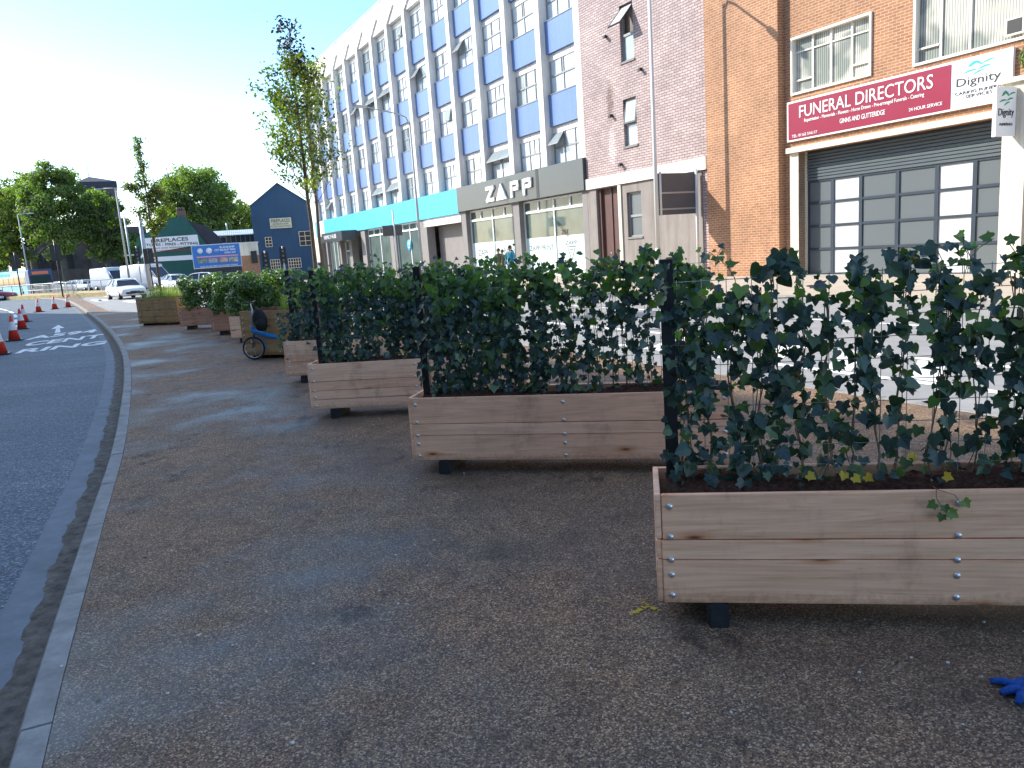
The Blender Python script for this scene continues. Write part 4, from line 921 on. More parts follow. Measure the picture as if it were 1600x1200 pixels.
signal(444, 64, 2.9, 'traffic light in front of the blue gable, the right one by the tree trunk', False)
# signs seen from behind
root = froot('road_sign', -8.4, 'large dark grey road sign back on a white post by the mauve wall', 'road sign')
m = MB(); m.box(-.03, .03, -2.0, -.12, 2.42, 3.95); m.box(.0301, .05, -2.0, -.12, 2.6, 2.66, 1); m.box(.0301, .05, -2.0, -.12, 3.2, 3.26, 1); m.build('sign_panel', [mottled((.10, .10, .105), .08, 2, .6, name='sign_back'), M['galv']], root); m = MB(); m.tube([(.07, -.18, 0), (.07, -.18, 4.1)], .055, 10); m.build('post', M['polewhite'], root); m = MB(); m.tube([(.07, -1.95, 2.4), (.07, -1.95, 4.0)], .045, 10); m.build('post', M['polewhite'], root)
root = froot('direction_sign', -28.2, 'small dark blue grey sign back on a thin pole before the cyan fascia', 'road sign')
m = MB(); m.box(-.03, .03, -5.9, -4.7, 2.75, 3.35); m.build('sign_panel', M['greyfascia'], root); m = MB(); m.tube([(.06, -5.2, 0), (.06, -5.2, 4.2)], .05, 8); m.build('post', M['polewhite'], root)
# railings
def railing(p0, p1, h, label, mtl='polewhite', step=.12, top=True, name='railing', z=0):
    p0 = Vector(p0[:2]); p1 = Vector(p1[:2]); L = (p1-p0).length; d = (p1-p0).normalized(); ang = math.atan2(d.y, d.x)
    root = empty(name, (p0.x, p0.y, z), ang, label, 'railing'); m = MB()
    if step:
        for k in range(int(L/step)): x = k*step; m.box(x, x+.035, -.012, .012, .12, h-.03)
        m.build('pickets', M[mtl], root)
    m = MB(); m.tube([(0, 0, h), (L, 0, h)], .035, 6); m.build('top_rail', M[mtl], root); m = MB(); m.tube([(0, 0, .12 if step else h*.5), (L, 0, .12 if step else h*.5)], .03, 6); m.build('bottom_rail', M[mtl], root)
    for k in range(int(L/2.4)+1): m = MB(); m.box(k*2.4-.04, k*2.4+.04, -.04, .04, -.1, h+.03); m.build('post', M[mtl], root)
    return root
a = G(8, 463, 0); b = G(110, 464.5, 0); railing((a.x, a.y+2), (b.x, b.y+1.2), 1.1, 'pale picket railing along the edge of the traffic island', 'concrete_pole', .34)
a = AT(-40, 92); b = AT(205, 72); railing((a.x, a.y), (b.x, b.y), 1.25, 'low grey green guard rail running in front of the bus and cars', 'galv', 0, name='guard_rail')
# cones
def cone(p, label, h=.75):
    root = empty('traffic_cone', p, random.uniform(0, 6), label, 'traffic cone', 'traffic cones on the road'); m = MB(); m.bbox(-.21, .21, -.21, .21, 0, .035, .01); m.build('base', M['black'], root)
    def rr(z): return .165-(.165-.028)*(z/h)
    m = MB(); m.tube([(0, 0, .036), (0, 0, h)], [rr(.04), rr(h)], 20); m.build('body', M['red'], root)
    m = MB(); m.tube([(0, 0, h*.42), (0, 0, h*.75)], [rr(h*.42)+.002, rr(h*.75)+.002], 20, cap=False); m.build('reflective_sleeve', M['sleeve'], root); return root
for (px, py), lab in zip([(1, 554), (23, 532), (35, 514), (39, 503), (61, 487.5), (86, 483), (107, 480)], ['nearest orange cone, cut off by the left edge of the photo', 'orange cone second nearest at the left, beside the word RING', 'orange cone third nearest at the left, standing by the lane line', 'orange cone fourth from the near end, just behind the third', 'orange cone in the sunlit part of the road, left of the three far ones', 'orange cone in the sunlit part of the road, middle of the three far ones', 'orange cone in the sunlight closest to the kerb, furthest away']):
    cone(G(px, py, RZ+.001), lab)
# ================================================================== BICYCLE AND BAG
bp = G(399, 562, 0)
bk = empty('bicycle', (bp.x, bp.y, 0), R(-4), 'blue folding bicycle with small wheels parked beside the tall sleeper planter', 'bicycle')
def wheel(x, nm='wheel'):
    m = MB(); m.torus((0, 0, 0), .183, .017); w = m.build('wheel', M['tyre'], bk); w.location = (x, 0, .2)
    m = MB(); m.torus((0, 0, 0), .165, .009); m.build('rim', M['rim'], w); m = MB()
    for k in range(14): a = k*math.pi/7; m.tube([(0, -.02 if k % 2 else .02, 0), (.16*math.cos(a), 0, .16*math.sin(a))], .0014, 4)
    m.tube([(0, -.04, 0), (0, .04, 0)], .018, 8); m.build('spokes', M['rim'], w)
    m = MB(); n = 12
    for k in range(n): 
        a0 = R(-10+k*13); a1 = R(-10+(k+1)*13); m.add([(x+.215*math.cos(t), y, .2+.215*math.sin(t)) for t in (a0, a1) for y in (-.025, .025)], [(0, 1, 3, 2)], 0, True)
    m.build('mudguard', M['bikeblue'], bk)
wheel(0); wheel(.98)
m = MB(); m.tube([(.03, 0, .5), (.3, 0, .40), (.58, 0, .34), (.72, 0, .33)], [.045, .043, .042, .036], 10); m.tube([(.58, 0, .34), (.72, 0, .5), (.80, 0, .78)], .018, 8); m.tube([(.72, 0, .33), (.98, 0, .2)], .014, 8); m.tube([(.03, 0, .46), (.015, 0, .6)], .026, 10); m.build('frame', M['bikeblue'], bk)
m = MB()
for y in (-.035, .035): m.tube([(.03, y*.8, .44), (.01, y, .3), (0, y, .2)], .011, 6)
m.build('fork', M['plastic'], bk)
m = MB(); m.tube([(.02, 0, .52), (.06, 0, .98)], .017, 8); m.build('stem', M['rim'], bk); m = MB(); m.tube([(.02, -.26, 1.0), (.06, -.1, .99), (.06, .1, .99), (.02, .26, 1.0)], .013, 8); m.build('handlebar', M['plastic'], bk)
m = MB(); m.ball((.86, 0, .84), .12, (1.1, .6, .3)); m.build('saddle', M['plastic'], bk); m = MB(); m.torus((.62, -.05, .3), .06, .008); m.tube([(.62, -.06, .3), (.72, -.09, .36)], .009, 6); m.box(.69, .77, -.16, -.08, .35, .37); m.build('crank', M['rim'], bk)
bg_ = empty('rucksack', (bp.x+.02, bp.y-.1, 0), R(-4), 'black rucksack hanging from the bicycle handlebar', 'bag')
m = MB(); m.ball((.17, -.02, .68), .18, (.68, .5, 1.15), u=20, v=14); 
m.v = [(x+.25*(.9-z)*.35, y, max(.5, min(z, .9))) for x, y, z in m.v]; m.build('body', M['bag'], bg_); m = MB(); m.ball((.22, -.09, .62), .1, (.9, .5, .9), u=16, v=10); m.build('pocket', M['bag'], bg_); m = MB(); m.tube([(.1, 0, .85), (.06, .02, 1.0), (.14, -.03, .86)], .012, 6); m.build('strap', M['bag'], bg_)

# ================================================================== SMALL THINGS ON THE GROUND
gp = G(1590, 1085, 0); gl = empty('rubber_glove', (gp.x+.01, gp.y, 0), R(20), 'crumpled blue rubber glove lying on the pavement at the lower right', 'glove'); gl.scale = (1.45, 1.45, 1.3)
m = MB(); m.ball((.03, 0, .012), .045, (1.2, .8, .3), u=18, v=10, jit=.06); m.build('palm', M['glove'], gl)
for i, (dx, dy, dz, ln) in enumerate(((-1, .15, .0, .05), (-.9, -.35, 0, .06), (-.75, .75, .1, .05), (-.3, -1, 0, .045), (.2, -1, .05, .04))):
    a = Vector((.03+dx*.03, dy*.028, .012)); d = Vector((dx, dy, 0)).normalized(); m = MB(); m.tube([a, a+d*ln*.5+Vector((0, 0, .004)), a+d*ln], [.012, .011, .007], 8); m.build('finger', M['glove'], gl)
mk = MB()
for a, b, w in (((985, 962), (1010, 948), .02), ((1010, 948), (1032, 955), .016), ((1012, 946), (1000, 940), .01)):
    p, q = G(*a), G(*b); t = (q-p).normalized(); n = Vector((-t.y, t.x, 0))*w; k = 10
    for i in range(k):
        if random.random() < .2: continue
        c0 = p.lerp(q, i/k); c1 = p.lerp(q, (i+.9)/k); j = random.uniform(.3, 1); mk.add([(*(c0-n*j).xy, .004), (*(c1-n*j).xy, .004), (*(c1+n*j).xy, .004), (*(c0+n*j).xy, .004)], [(0, 1, 2, 3)])
tag(mk.build('spray_mark', M['yellowpaint']), kind='structure')
m = MB()
for i in range(240):
    x, y = random.uniform(-2.0, 3), random.uniform(1.4, 8)
    if x < -1.6-.35*(y-2): continue
    r = random.uniform(.003, .008); m.ball((x, y, r*.5), r, (1, .8, .6), u=6, v=4, jit=.2)
for px, py in ((457, 1163), (96, 1043), (268, 862), (310, 995)): p = G(px, py); m.ball((p.x, p.y, .006), .009, (1, .8, .7), u=8, v=5, jit=.15)
tag(m.build('loose_gravel', M['pebble']), kind='stuff')
# fallen leaf debris
n = 260; r_ = np.random.default_rng(9); P = np.c_[r_.uniform(-4, 3, n), r_.uniform(2, 12, n), np.full(n, .005)]; P = P[P[:, 0] > -1.5-.3*(P[:, 1]-2)]
n = len(P); tag(scatter('leaf_litter', OV, OF, P, np.c_[r_.normal(0, .3, n), r_.normal(0, .3, n), np.ones(n)], r_.normal(0, 1, (n, 3)), r_.uniform(.01, .03, n), M['stem']), kind='stuff')

# ================================================================== VEHICLES
def vehicle(name, p, rz, Lh, paint, st, cab, wheels, label, cat='car', group=None, wr=.31, hw=.88, roofm=None, front=None):
    """st: stations (x, z_low, z_belt, halfwidth); cab: (x0b, x0t, x1t, x1b, zbelt, zroof, topscale)"""
    root = empty(name, p, rz, label, cat, group)
    m = MB(); v = []; 
    for x, zl, zb, w in st:
        half = [(-w*.86, zl), (-w, zl+(zb-zl)*.22), (-w*1.0, zl+(zb-zl)*.62), (-w*.95, zb-.03), (-w*.86, zb), (0, zb+.03)]
        ring = half+[(-y, z) for y, z in half[:-1][::-1]]; v += [(x, y, z) for y, z in ring]
    k = 11; f = [(i*k+j, i*k+(j+1) % k, (i+1)*k+(j+1) % k, (i+1)*k+j) for i in range(len(st)-1) for j in range(k)]+[tuple(range(k))[::-1], tuple(range((len(st)-1)*k, len(st)*k))]
    m.add(v, f, 0, True); m.build('body', M[paint], root)
    x0b, x0t, x1t, x1b, zb, zr, ts = cab; w = hw*.9; wt = hw*ts
    q = [(x0b, -w, zb), (x1b, -w, zb), (x1b, w, zb), (x0b, w, zb), (x0t, -wt, zr-.05), (x1t, -wt, zr-.05), (x1t, wt, zr-.05), (x0t, wt, zr-.05)]
    m = MB(); m.add(q, [(0, 3, 2, 1), (4, 5, 6, 7), (0, 1, 5, 4), (1, 2, 6, 5), (2, 3, 7, 6), (3, 0, 4, 7)]); m.build('window_glass', M['darkglass'], root)
    m = MB(); v = []
    for x, z in ((x0t-.12, zr-.07), (x0t+.1, zr-.02), ((x0t+x1t)/2, zr+.01), (x1t-.1, zr-.02), (x1t+.12, zr-.07)): v += [(x, -wt-.015, z-.03), (x, -wt*.8, z+.02), (x, 0, z+.035), (x, wt*.8, z+.02), (x, wt+.015, z-.03), (x, 0, z-.05)]
    m.add(v, [(i*6+j, i*6+(j+1) % 6, (i+1)*6+(j+1) % 6, (i+1)*6+j) for i in range(4) for j in range(6)]+[(5, 4, 3, 2, 1, 0), (24, 25, 26, 27, 28, 29)], 0, True)
    for s in (-1, 1):
        for (a, b) in (((x0b, zb), (x0t, zr-.05)), ((x1b, zb), (x1t, zr-.05)), (((x0b+x1b)/2-.1, zb), ((x0t+x1t)/2-.05, zr-.05))): m.tube([(a[0], s*w*1.01, a[1]), (b[0], s*wt*1.01, b[1])], .04, 6)
    m.build('roof', M[paint], root)
    for x in wheels:
        for s in (-1, 1):
            m = MB(); m.tube([(x, s*(hw-.2), wr), (x, s*(hw+.01), wr)], wr, 20); wh = m.build('wheel', M['tyre'], root); m = MB(); m.tube([(x, s*(hw+.0), wr), (x, s*(hw+.02), wr)], wr*.62, 14); m.build('rim', M['rim'], wh)
    xf = st[-1][0]; zf = st[-1][2]; wf = st[-1][3]
    for s in (-1, 1):
        m = MB(); m.ball((xf-.08, s*wf*.78, zf-.08), .15, (.8, 1.1, .55)); m.build('headlight', M['sleeve'], root)
        m = MB(); m.ball((x1b-.15, s*(hw+.1), zb+.08), .1, (.6, 1, .8)); m.build('wing_mirror', M[paint if paint != 'x' else 'plastic'], root)
    m = MB(); m.box(xf-.05, xf+.025, -wf*.42, wf*.42, zf-.2, zf-.06); m.build('grille', M['plastic'], root)
    m = MB(); m.box(xf-.05, xf+.02, -wf*.85, wf*.85, st[-1][1]+.02, st[-1][1]+.16); m.build('bumper_intake', M['plastic'], root)
    m = MB(); m.box(xf+.026, xf+.035, -.26, .26, zf-.36, zf-.25); m.build('number_plate', M['cream'], root)
    return root
CAR = [(-2.3, .42, .84, .74), (-2.15, .3, .92, .84), (-1.5, .2, .95, .88), (-.6, .18, .93, .88), (.5, .18, .92, .88), (.9, .2, .92, .88), (1.6, .22, .84, .87), (2.1, .26, .72, .82), (2.3, .34, .62, .7)]
CAB = (-1.75, -1.0, .35, 1.0, .90, 1.42, .68)
def car(px, D, turn, paint, label, z=RZ, grp='cars in the distance', base=None):
    p = AT(px, D, z); az = math.atan2(-p.y, -p.x)   # heading straight at the camera
    return vehicle('car', p, az+turn, 4.6, paint, CAR, CAB, (-1.4, 1.4), label, group=grp)
p = G(205, 468.5, RZ)
car(193, 56, R(14), 'carwhite', 'white saloon car coming out of the side road by the far planter')
VAN = [(-2.9, .45, 1.5, .95), (-2.8, .3, 2.45, .97), (-2.7, .28, 2.6, .97), (.4, .28, 2.62, .97), (1.0, .28, 2.55, .95), (1.25, .28, 1.45, .96), (1.6, .28, 1.35, .96), (2.3, .3, 1.1, .93), (2.65, .34, .95, .85), (2.75, .4, .8, .75)]
def van(px, D, turn, label):
    p = AT(px, D, RZ); az = math.atan2(-p.y, -p.x)
    r = vehicle('van', p, az+turn, 5.5, 'carwhite', VAN, (.9, .95, 1.05, 1.95, 1.3, 2.35, .82), (-1.9, 1.75), label, 'van', 'white vans queueing beyond the guard rail', .35, .97); return r
van(174, 88, R(28), 'left one of two white panel vans waiting beyond the guard rail')
van(232, 79, R(42), 'right one of two white panel vans, nearest to the green gable wall')
car(91, 108, R(60), 'carwhite', 'white car behind the guard rail directly right of the bus front'); car(121, 104, R(45), 'carwhite', 'pale car behind the guard rail between the white car and the silver one')
car(134, 100, R(20), 'carsilver', 'silver blue car behind the guard rail just left of the vans'); car(-20, 78, R(70), 'carred', 'dark red car cut off by the left edge behind the cones')
car(274, 72, R(20), 'carwhite', 'white car partly hidden behind the grass of the far sleeper planter'); car(290, 95, R(70), 'carsilver', 'silver car roof seen above the hedge below the green wall'); car(320, 66, R(80), 'carwhite', 'white car roof seen above the hedge below the billboard')
p = AT(60, 88, RZ); az = math.atan2(-p.y, -p.x)
bus = empty('bus', p, az+R(22), 'blue and white single decker bus with an orange destination display', 'bus')
m = MB(); 
def rr_box(m, x0, x1, hw_, z0, z1, b=.18, mi=0):
    pr = [(-hw_, z0), (hw_, z0), (hw_, z1-b), (hw_-b*.3, z1-b*.3), (hw_-b, z1), (-hw_+b, z1), (-hw_+b*.3, z1-b*.3), (-hw_, z1-b)]; m.prism(pr, x0, x1, mi, axis='x')
rr_box(m, -11, .0, 1.25, .35, 2.95); m.build('body', M['buscyan'], bus)
m = MB(); rr_box(m, .001, .75, 1.24, .35, 2.98); m.build('front_cab', M['busblue'], bus)
m = MB(); rr_box(m, -10.9, -.05, 1.262, 2.3, 2.75, .1) ; m.build('upper_band', M['carwhite'], bus)
m = MB(); m.box(.751, .78, -1.08, 1.08, 1.15, 2.3); m.build('windscreen', M['darkglass'], bus); m = MB(); m.box(.751, .79, -.85, .85, 2.42, 2.75); m.build('destination_display', M['orange_led'], bus)
for k in range(7):
    m = MB(); m.box(-10.5+k*1.48, -10.5+k*1.48+1.36, -1.275, 1.275, 1.25, 2.2); m.build('side_window', M['darkglass'], bus)
m = MB(); m.box(-9, -4, -1.28, -1.276, 2.35, 2.7); m.box(-9, -4, 1.276, 1.28, 2.35, 2.7); m.build('advert_strip', M['cyan'], bus)
m = MB(); m.box(.7, .8, -1.2, 1.2, .35, .6); m.build('bumper', M['plastic'], bus)
for s in (-1, 1):
    for x in (-8, -1.6): m = MB(); m.tube([(x, s*1.0, .48), (x, s*1.27, .48)], .48, 18); m.build('wheel', M['tyre'], bus)
    m = MB(); m.ball((.76, s*.95, .8), .14, (.4, 1.2, 1)); m.build('headlight', M['sleeve'], bus)
# ================================================================== FAR BUILDINGS
def frontal(name, px, D, label, cat='building', turn=0):
    p = AT(px, D, 0); return empty(name, (p.x, p.y, 0), face_rot(p)+turn, label, cat), p
def zat(px, py, D):   # height at column px,row py, D metres ahead
    d = ray(px, py); return CH+d.z/d.y*D
def lx(px, px0, D): # lateral metres from px0 at distance D
    a, b = AT(px0, D), AT(px, D); return (b-a).length*(1 if px > px0 else -1)*math.cos(0)
# blue gable
D = 84; root, p = frontal('blue_gable_building', 443, D, 'tall blue painted gable building beyond the street trees')
L, Rr = lx(404, 443, D), lx(492, 443, D); ze = zat(400, 322, D); za = zat(443, 286, D); c = .3
m = MB(); m.prism([(L, 0), (Rr, 0), (Rr, ze), (c, za), (L, ze)], 0, 16, axis='y'); m.build('wall', M['bluewall'], root)
m = MB(); m.prism([(L-.05, ze-.05), (c, za+.03), (Rr+.05, ze-.05), (Rr+.05, ze+.03), (c, za+.1), (L-.05, ze+.03)], -.12, 16.2, axis='y'); m.build('roof', M['slate'], root)
def far_win(root, x, z, w, h, fm='cream', nx=2, nz=3):
    m = MB(); m.box(x-w/2, x+w/2, -.06, .0, z-h/2, z+h/2); wn_ = m.build('window', M['plastic'], root); m = MB(); t = .05
    for i in range(nx+1): xx = x-w/2+w*i/nx; m.box(xx-t/2, xx+t/2, -.10, -.061, z-h/2, z+h/2)
    for i in range(nz+1): zz = z-h/2+h*i/nz; m.box(x-w/2, x+w/2, -.12, -.101, zz-t/2, zz+t/2)
    m.build('frame', M[fm], wn_); return wn_
far_win(root, lx(425, 443, D), zat(425, 378, D), .65, 1.0); far_win(root, lx(431, 443, D), zat(431, 413, D), .95, 1.0, nx=4); far_win(root, lx(460, 443, D), zat(460, 411, D), 1.3, 1.0, nx=5); far_win(root, lx(480, 443, D), zat(480, 372, D), 1.2, 1.5)
sg2 = empty('wall_sign', root.location, root.rotation_euler.z, 'cream FIREPLACES sign high on the blue gable', 'sign')
a, b = lx(430, 443, D), lx(462, 443, D); z0, z1 = zat(446, 356, D), zat(446, 340, D); m = MB(); m.box(a, b, -.15, -.03, z0, z1); m.build('board', M['signcream'], sg2)
simple_text(sg2, M['ink'], 'FIREPLACES', a+.15, b-.15, z0+(z1-z0)*.58, z1-.1, -.151, bold=.01); simple_text(sg2, M['ink'], 'RESTORATION WORKS', a+.3, b-.3, z0+(z1-z0)*.34, z0+(z1-z0)*.5, -.151); simple_text(sg2, M['ink'], 'STOVES AND FITTINGS', a+.1, b-.1, z0+(z1-z0)*.1, z0+(z1-z0)*.27, -.151)
# green gable
D = 84; root, p = frontal('green_gable_building', 275, D, 'dark green gable end house with a brick chimney and painted signs')
X = lambda q: lx(q, 275, D); Z = lambda x, y: zat(x, y, D)
m = MB(); m.prism([(X(226), 0), (X(324), 0), (X(324), Z(323, 380)), (X(302), Z(302, 343)), (X(298), Z(298, 338)), (X(284), Z(284, 338)), (X(262), Z(262, 352)), (X(226), Z(226, 372))], 0, 12, axis='y'); m.build('wall', M['greenwall'], root)
m = MB(); m.prism([(X(302), Z(302, 343)), (X(325), Z(325, 380)), (X(348), Z(348, 384)), (X(348), Z(348, 372)), (X(330), Z(330, 352))], .3, 12.5, axis='y'); m.build('roof', M['slate'], root)
m = MB(); m.box(X(288), X(301), .2, 1.2, Z(288, 341), Z(288, 328)); 
for x in (290, 294, 298): m.tube([(X(x), .6, Z(x, 328)), (X(x), .6, Z(x, 322))], .14, 8)
m.build('chimney', M['brick_dark'], root)
sg3 = empty('painted_sign', root.location, root.rotation_euler.z, 'white FIREPLACES sign panel with black and red lettering on the green gable', 'sign')
m = MB(); m.prism([(X(238), Z(238, 396)), (X(314), Z(314, 381.5)), (X(313), Z(313, 365.5)), (X(232), Z(232, 372.5)), (X(234), Z(234, 388))], -.05, -.01, axis='y'); m.prism([(X(228), Z(228, 404)), (X(239), Z(239, 396)), (X(235), Z(235, 390)), (X(227.5), Z(227.5, 402))], -.05, -.01, axis='y'); m.build('board', M['sign_white'], sg3)
def skew_text(s_, x0, x1, yt0, yb0, yt1, yb1, m_, root, **k):
    za0, zb0, za1, zb1 = Z(x0, yb0), Z(x0, yt0), Z(x1, yb1), Z(x1, yt1)
    m = text(s_, 0, 1, 0, 1, -.051, .02, **k); m.v = [(X(x0)+(X(x1)-X(x0))*x, y, (za0*(1-x)+za1*x)*(1-z)+(zb0*(1-x)+zb1*x)*z) for x, y, z in m.v]; return m.build('lettering', M[m_], root)
skew_text('FIREPLACES', 246, 299, 374, 379.5, 369, 375, 'ink', sg3, bold=.02); skew_text('STOVES - FIRES - FITTING', 235, 312, 381, 385, 377, 381, 'ink', sg3, bold=.02)
skew_text('ANTIQUE AND REPRODUCTION', 237, 306, 387.5, 390, 383.5, 386, 'ink', sg3); skew_text('BRITAINS MEMORABLE SELECTION', 238, 300, 391.5, 394, 388, 390.5, 'red_ink', sg3)
m = MB(); m.prism([(X(241), Z(241, 409)), (X(309), Z(309, 405)), (X(309), Z(309, 397.5)), (X(240), Z(240, 402))], -.05, -.01, axis='y'); m2 = m.build('lower_board', M['sign_white'], sg3); m = MB(); m.tube([(X(245.5), -.07, Z(245.5, 405)), (X(245.5), -.05, Z(245.5, 405))], .15, 12); m.build('red_dot', M['red_ink'], sg3)
# low building with pale roof
D = 92; root, p = frontal('low_workshop', 372, D, 'low brick workshop with a pale corrugated roof between the gables')
X = lambda q: lx(q, 372, D); Z = lambda x, y: zat(x, y, D)
m = MB(); m.box(X(325), X(405), 0, 8, 0, Z(372, 366)-.0); m.build('wall', M['brick_dark'], root)
m = MB(); n = 22
for i in range(n): a = X(338)+(X(406)-X(338))*i/n; b = X(338)+(X(406)-X(338))*(i+.92)/n; m.add([(a, -.3, Z(372, 367)), (b, -.3, Z(372, 367)), (b, 5, Z(372, 356)), (a, 5, Z(372, 356))], [(0, 1, 2, 3)])
m.build('roof', M['tin'], root); far_win(root, X(388), Z(388, 372), 3.2, .9, 'winframe', 6, 1); m = MB(); m.box(X(375), X(405), -.3, 0, Z(380, 384), Z(380, 380)); m.build('ledge', M['cream'], root)
far_win(root, X(352), Z(352, 375), 1.2, .7, 'cream', 2, 1)
m = MB(); m.tube([(X(363), 3, Z(363, 358)), (X(363), 3, Z(363, 346))], .1, 8); m.build('flue', M['galv'], root)
# billboard
D = 74; root, p = frontal('billboard', 342, D, 'blue advertising billboard with small photographs in a pale frame', 'billboard', R(4))
X = lambda q: lx(q, 342, D); Z = lambda x, y: zat(x, y, D)
def skq(m, x0, yt0, yb0, x1, yt1, yb1, y0, y1, mi=0): m.prism([(X(x0), Z(x0, yb0)), (X(x1), Z(x1, yb1)), (X(x1), Z(x1, yt1)), (X(x0), Z(x0, yt0))], y0, y1, mi, axis='y')
m = MB(); skq(m, 306, 383.5, 420.5, 377, 378, 415.5, -.06, .1); m.build('frame', M['adblue'] if False else M['carsilver'], root)
m = MB(); skq(m, 307, 385, 419, 376, 379.5, 414, -.10, -.061); m.build('poster', M['adblue'], root)
m = MB(); skq(m, 312, 401, 403, 373, 397, 399, -.12, -.101); m.build('pink_stripe', mat('pink_ink', (.75, .35, .4), .5), root)
for i, cc in enumerate(((.25, .3, .25), (.35, .35, .4), (.5, .3, .25), (.45, .42, .35))):
    m = MB(); a = 313+i*15.2; y = 404-i*.85; skq(m, a, y, y+7.5, a+13.5, y-.8, y+6.7, -.12, -.101); m.build('photo', mottled(cc, .7, 3, .5, name='ad_photo'), root)
def bt(s_, x0, x1, yt0, h, mt='sign_white'):
    m = text(s_, 0, 1, 0, 1, -.101, .02, bold=.02); m.v = [(X(x0)+(X(x1)-X(x0))*x, y, Z(342, yt0+h)+(Z(342, yt0)-Z(342, yt0+h))*z + (X(x0)+(X(x1)-X(x0))*x-X(342))*.004) for x, y, z in m.v]; m.build('lettering', M[mt], root)
bt('BLANKSHIP', 347, 369, 385, 3); bt('CITY RECRUIT PARK', 339, 370, 389.2, 3.2); bt('OPEN 24/7', 353, 370, 394, 2.6); bt('CALL IN OR VISIT US ONLINE TODAY', 315, 371, 414, 2)
m = MB(); m.tube([(X(318), -.13, Z(318, 392)), (X(318), -.1, Z(318, 392))], .24, 16); m.tube([(X(331), -.13, Z(331, 391.5)), (X(331), -.1, Z(331, 391.5))], .28, 8); m.build('emblem', M['sign_white'], root)
m = MB(); m.box(X(307), X(376), 0, .2, -.1, Z(342, 418)); m.build('support', M['slate'], root)
p2 = AT(390, 76, 0); root = empty('yard_wall', (p2.x, p2.y, 0), face_rot(p2), 'cream and orange brick yard wall with a dark opening beside the billboard', 'wall')
D = 76; X = lambda q: lx(q, 390, D); m = MB(); m.box(X(376.5), X(406), 0, .3, Z(390, 399), Z(390, 380)); m.build('cream_panel', M['cream'], root); m = MB(); m.box(X(376.5), X(406), -.02, .3, 0, Z(390, 399)-.002); m.build('brick_base', M['brick_orange'], root); m = MB(); m.box(X(394), X(403), -.1, -.021, Z(397, 411), Z(397, 392)); m.build('opening', M['plastic'], root)
m = MB(); m.box(X(376), X(407), -.06, .35, Z(390, 380), Z(390, 378)); m.build('capping', M['polewhite'], root)
# church
D = 150; root, p = frontal('church', 165, D, 'dark stone church tower with a low pyramid cap and flagpole behind the trees')
X = lambda q: lx(q, 165, D); Z = lambda x, y: zat(x, y, D)
tw = (X(148), X(199)); m = MB(); m.box(tw[0]-.0, tw[1], 0, 7, 0, Z(170, 292)); m.box(tw[0]+.8, tw[1]-.8, -.15, 0, Z(170, 330), Z(170, 326)); m.build('tower', M['stone'], root)
m = MB(); zt = Z(170, 282); m.box(tw[0]-.3, tw[1]+.2, -.3, 7.3, Z(170, 292)+.001, zt); m.add([(tw[0]-.3, -.3, zt), (tw[1]+.2, -.3, zt), (tw[1]+.2, 7.3, zt), (tw[0]-.3, 7.3, zt), ((tw[0]+tw[1])/2-1.2, 3.5, Z(165, 271))], [(0, 1, 4), (1, 2, 4), (2, 3, 4), (3, 0, 4)]); m.build('tower_cap', M['slate'], root)
m = MB(); m.tube([((tw[0]+tw[1])/2-1.2, 3.5, Z(165, 272)), ((tw[0]+tw[1])/2-1.2, 3.5, Z(165, 240))], .08, 6); m.build('flagpole', M['polewhite'], root)
for x in (X(168), X(185)): far_win(root, x, Z(175, 312), 1.3, 2.6, 'stone', 1, 1)
m = MB(); m.box(X(60), tw[0], 1, 12, 0, Z(100, 385)); m.box(tw[1], X(232), 0, 12, 0, Z(215, 352)); m.prism([(X(60), Z(100, 385)), (tw[0], Z(100, 385)), (tw[0], Z(100, 372)), (X(66), Z(100, 372))], 4, 9, axis='y'); m.build('nave', M['stone'], root)
for x in (80, 100, 120, 212, 224): far_win(root, X(x), Z(x, 410) if x < 200 else Z(x, 375), 1.4, 3, 'stone', 2, 2)
m = MB(); m.box(X(-30), X(225), -16, -15.4, 0, 3.2); 
tag(m.build('boundary_wall', M['stone'], None, root.location, root.rotation_euler.z), 'low dark stone churchyard wall below the big trees', 'wall')
D = 190; root, p = frontal('rendered_block', -10, D, 'pale rendered building with a dark plant room on its roof, at the left edge')
X = lambda q: lx(q, -10, D); Z = lambda x, y: zat(x, y, D)
m = MB(); m.box(X(-70), X(14), 0, 14, 0, Z(5, 315)); m.build('wall', M['cream'], root); m = MB(); m.box(X(-60), X(19), 2, 12, Z(5, 315), Z(5, 295)); m.build('plant_room', M['slate'], root); m = MB()
for x in (16, 21): m.tube([(X(x), 5, Z(x, 300)), (X(x), 5, Z(x, 282))], .35, 8)
m.build('flue', M['tin'], root)
for i in range(4): far_win(root, X(-40+i*15), Z(0, 350), 1.6, 2.2, 'white', 2, 2)
# the block on the other side of the left road, out of frame, whose shadow covers the foreground
E4 = [(-17, 36.6), (70, 36.6), (70, 62), (-40, 72), (-60.5, 47.0), (-42, 40.2), (-25, 38.4)]
q = [w2(s, n) for s, n in E4]; root = empty('corner_block', (q[0][0], q[0][1], 0), 0, 'tall brick corner block across the road, out of view to the left', 'building')
m = MB(); m.prism([(x-q[0][0], y-q[0][1]) for x, y in q], RZ, 20); m.build('wall', mottled((.30, .32, .34), .12, .4, .9, name='block_render'), root)
m = MB()
ax = Vector(w2(70, 36.6))-Vector(w2(-17, 36.6)); L = ax.length; ax.normalize(); nn = Vector((-NR.x, -NR.y))
for i in range(int(L/3.2)):
    for f in range(6):
        a = ax*(1+i*3.2)+nn*.03; b = a+ax*1.5; z = 1.3+f*3.2; m.add([(a.x, a.y, z), (b.x, b.y, z), (b.x, b.y, z+1.7), (a.x, a.y, z+1.7)], [(0, 1, 2, 3)])
o = m.build('windows', M['darkglass'], root)

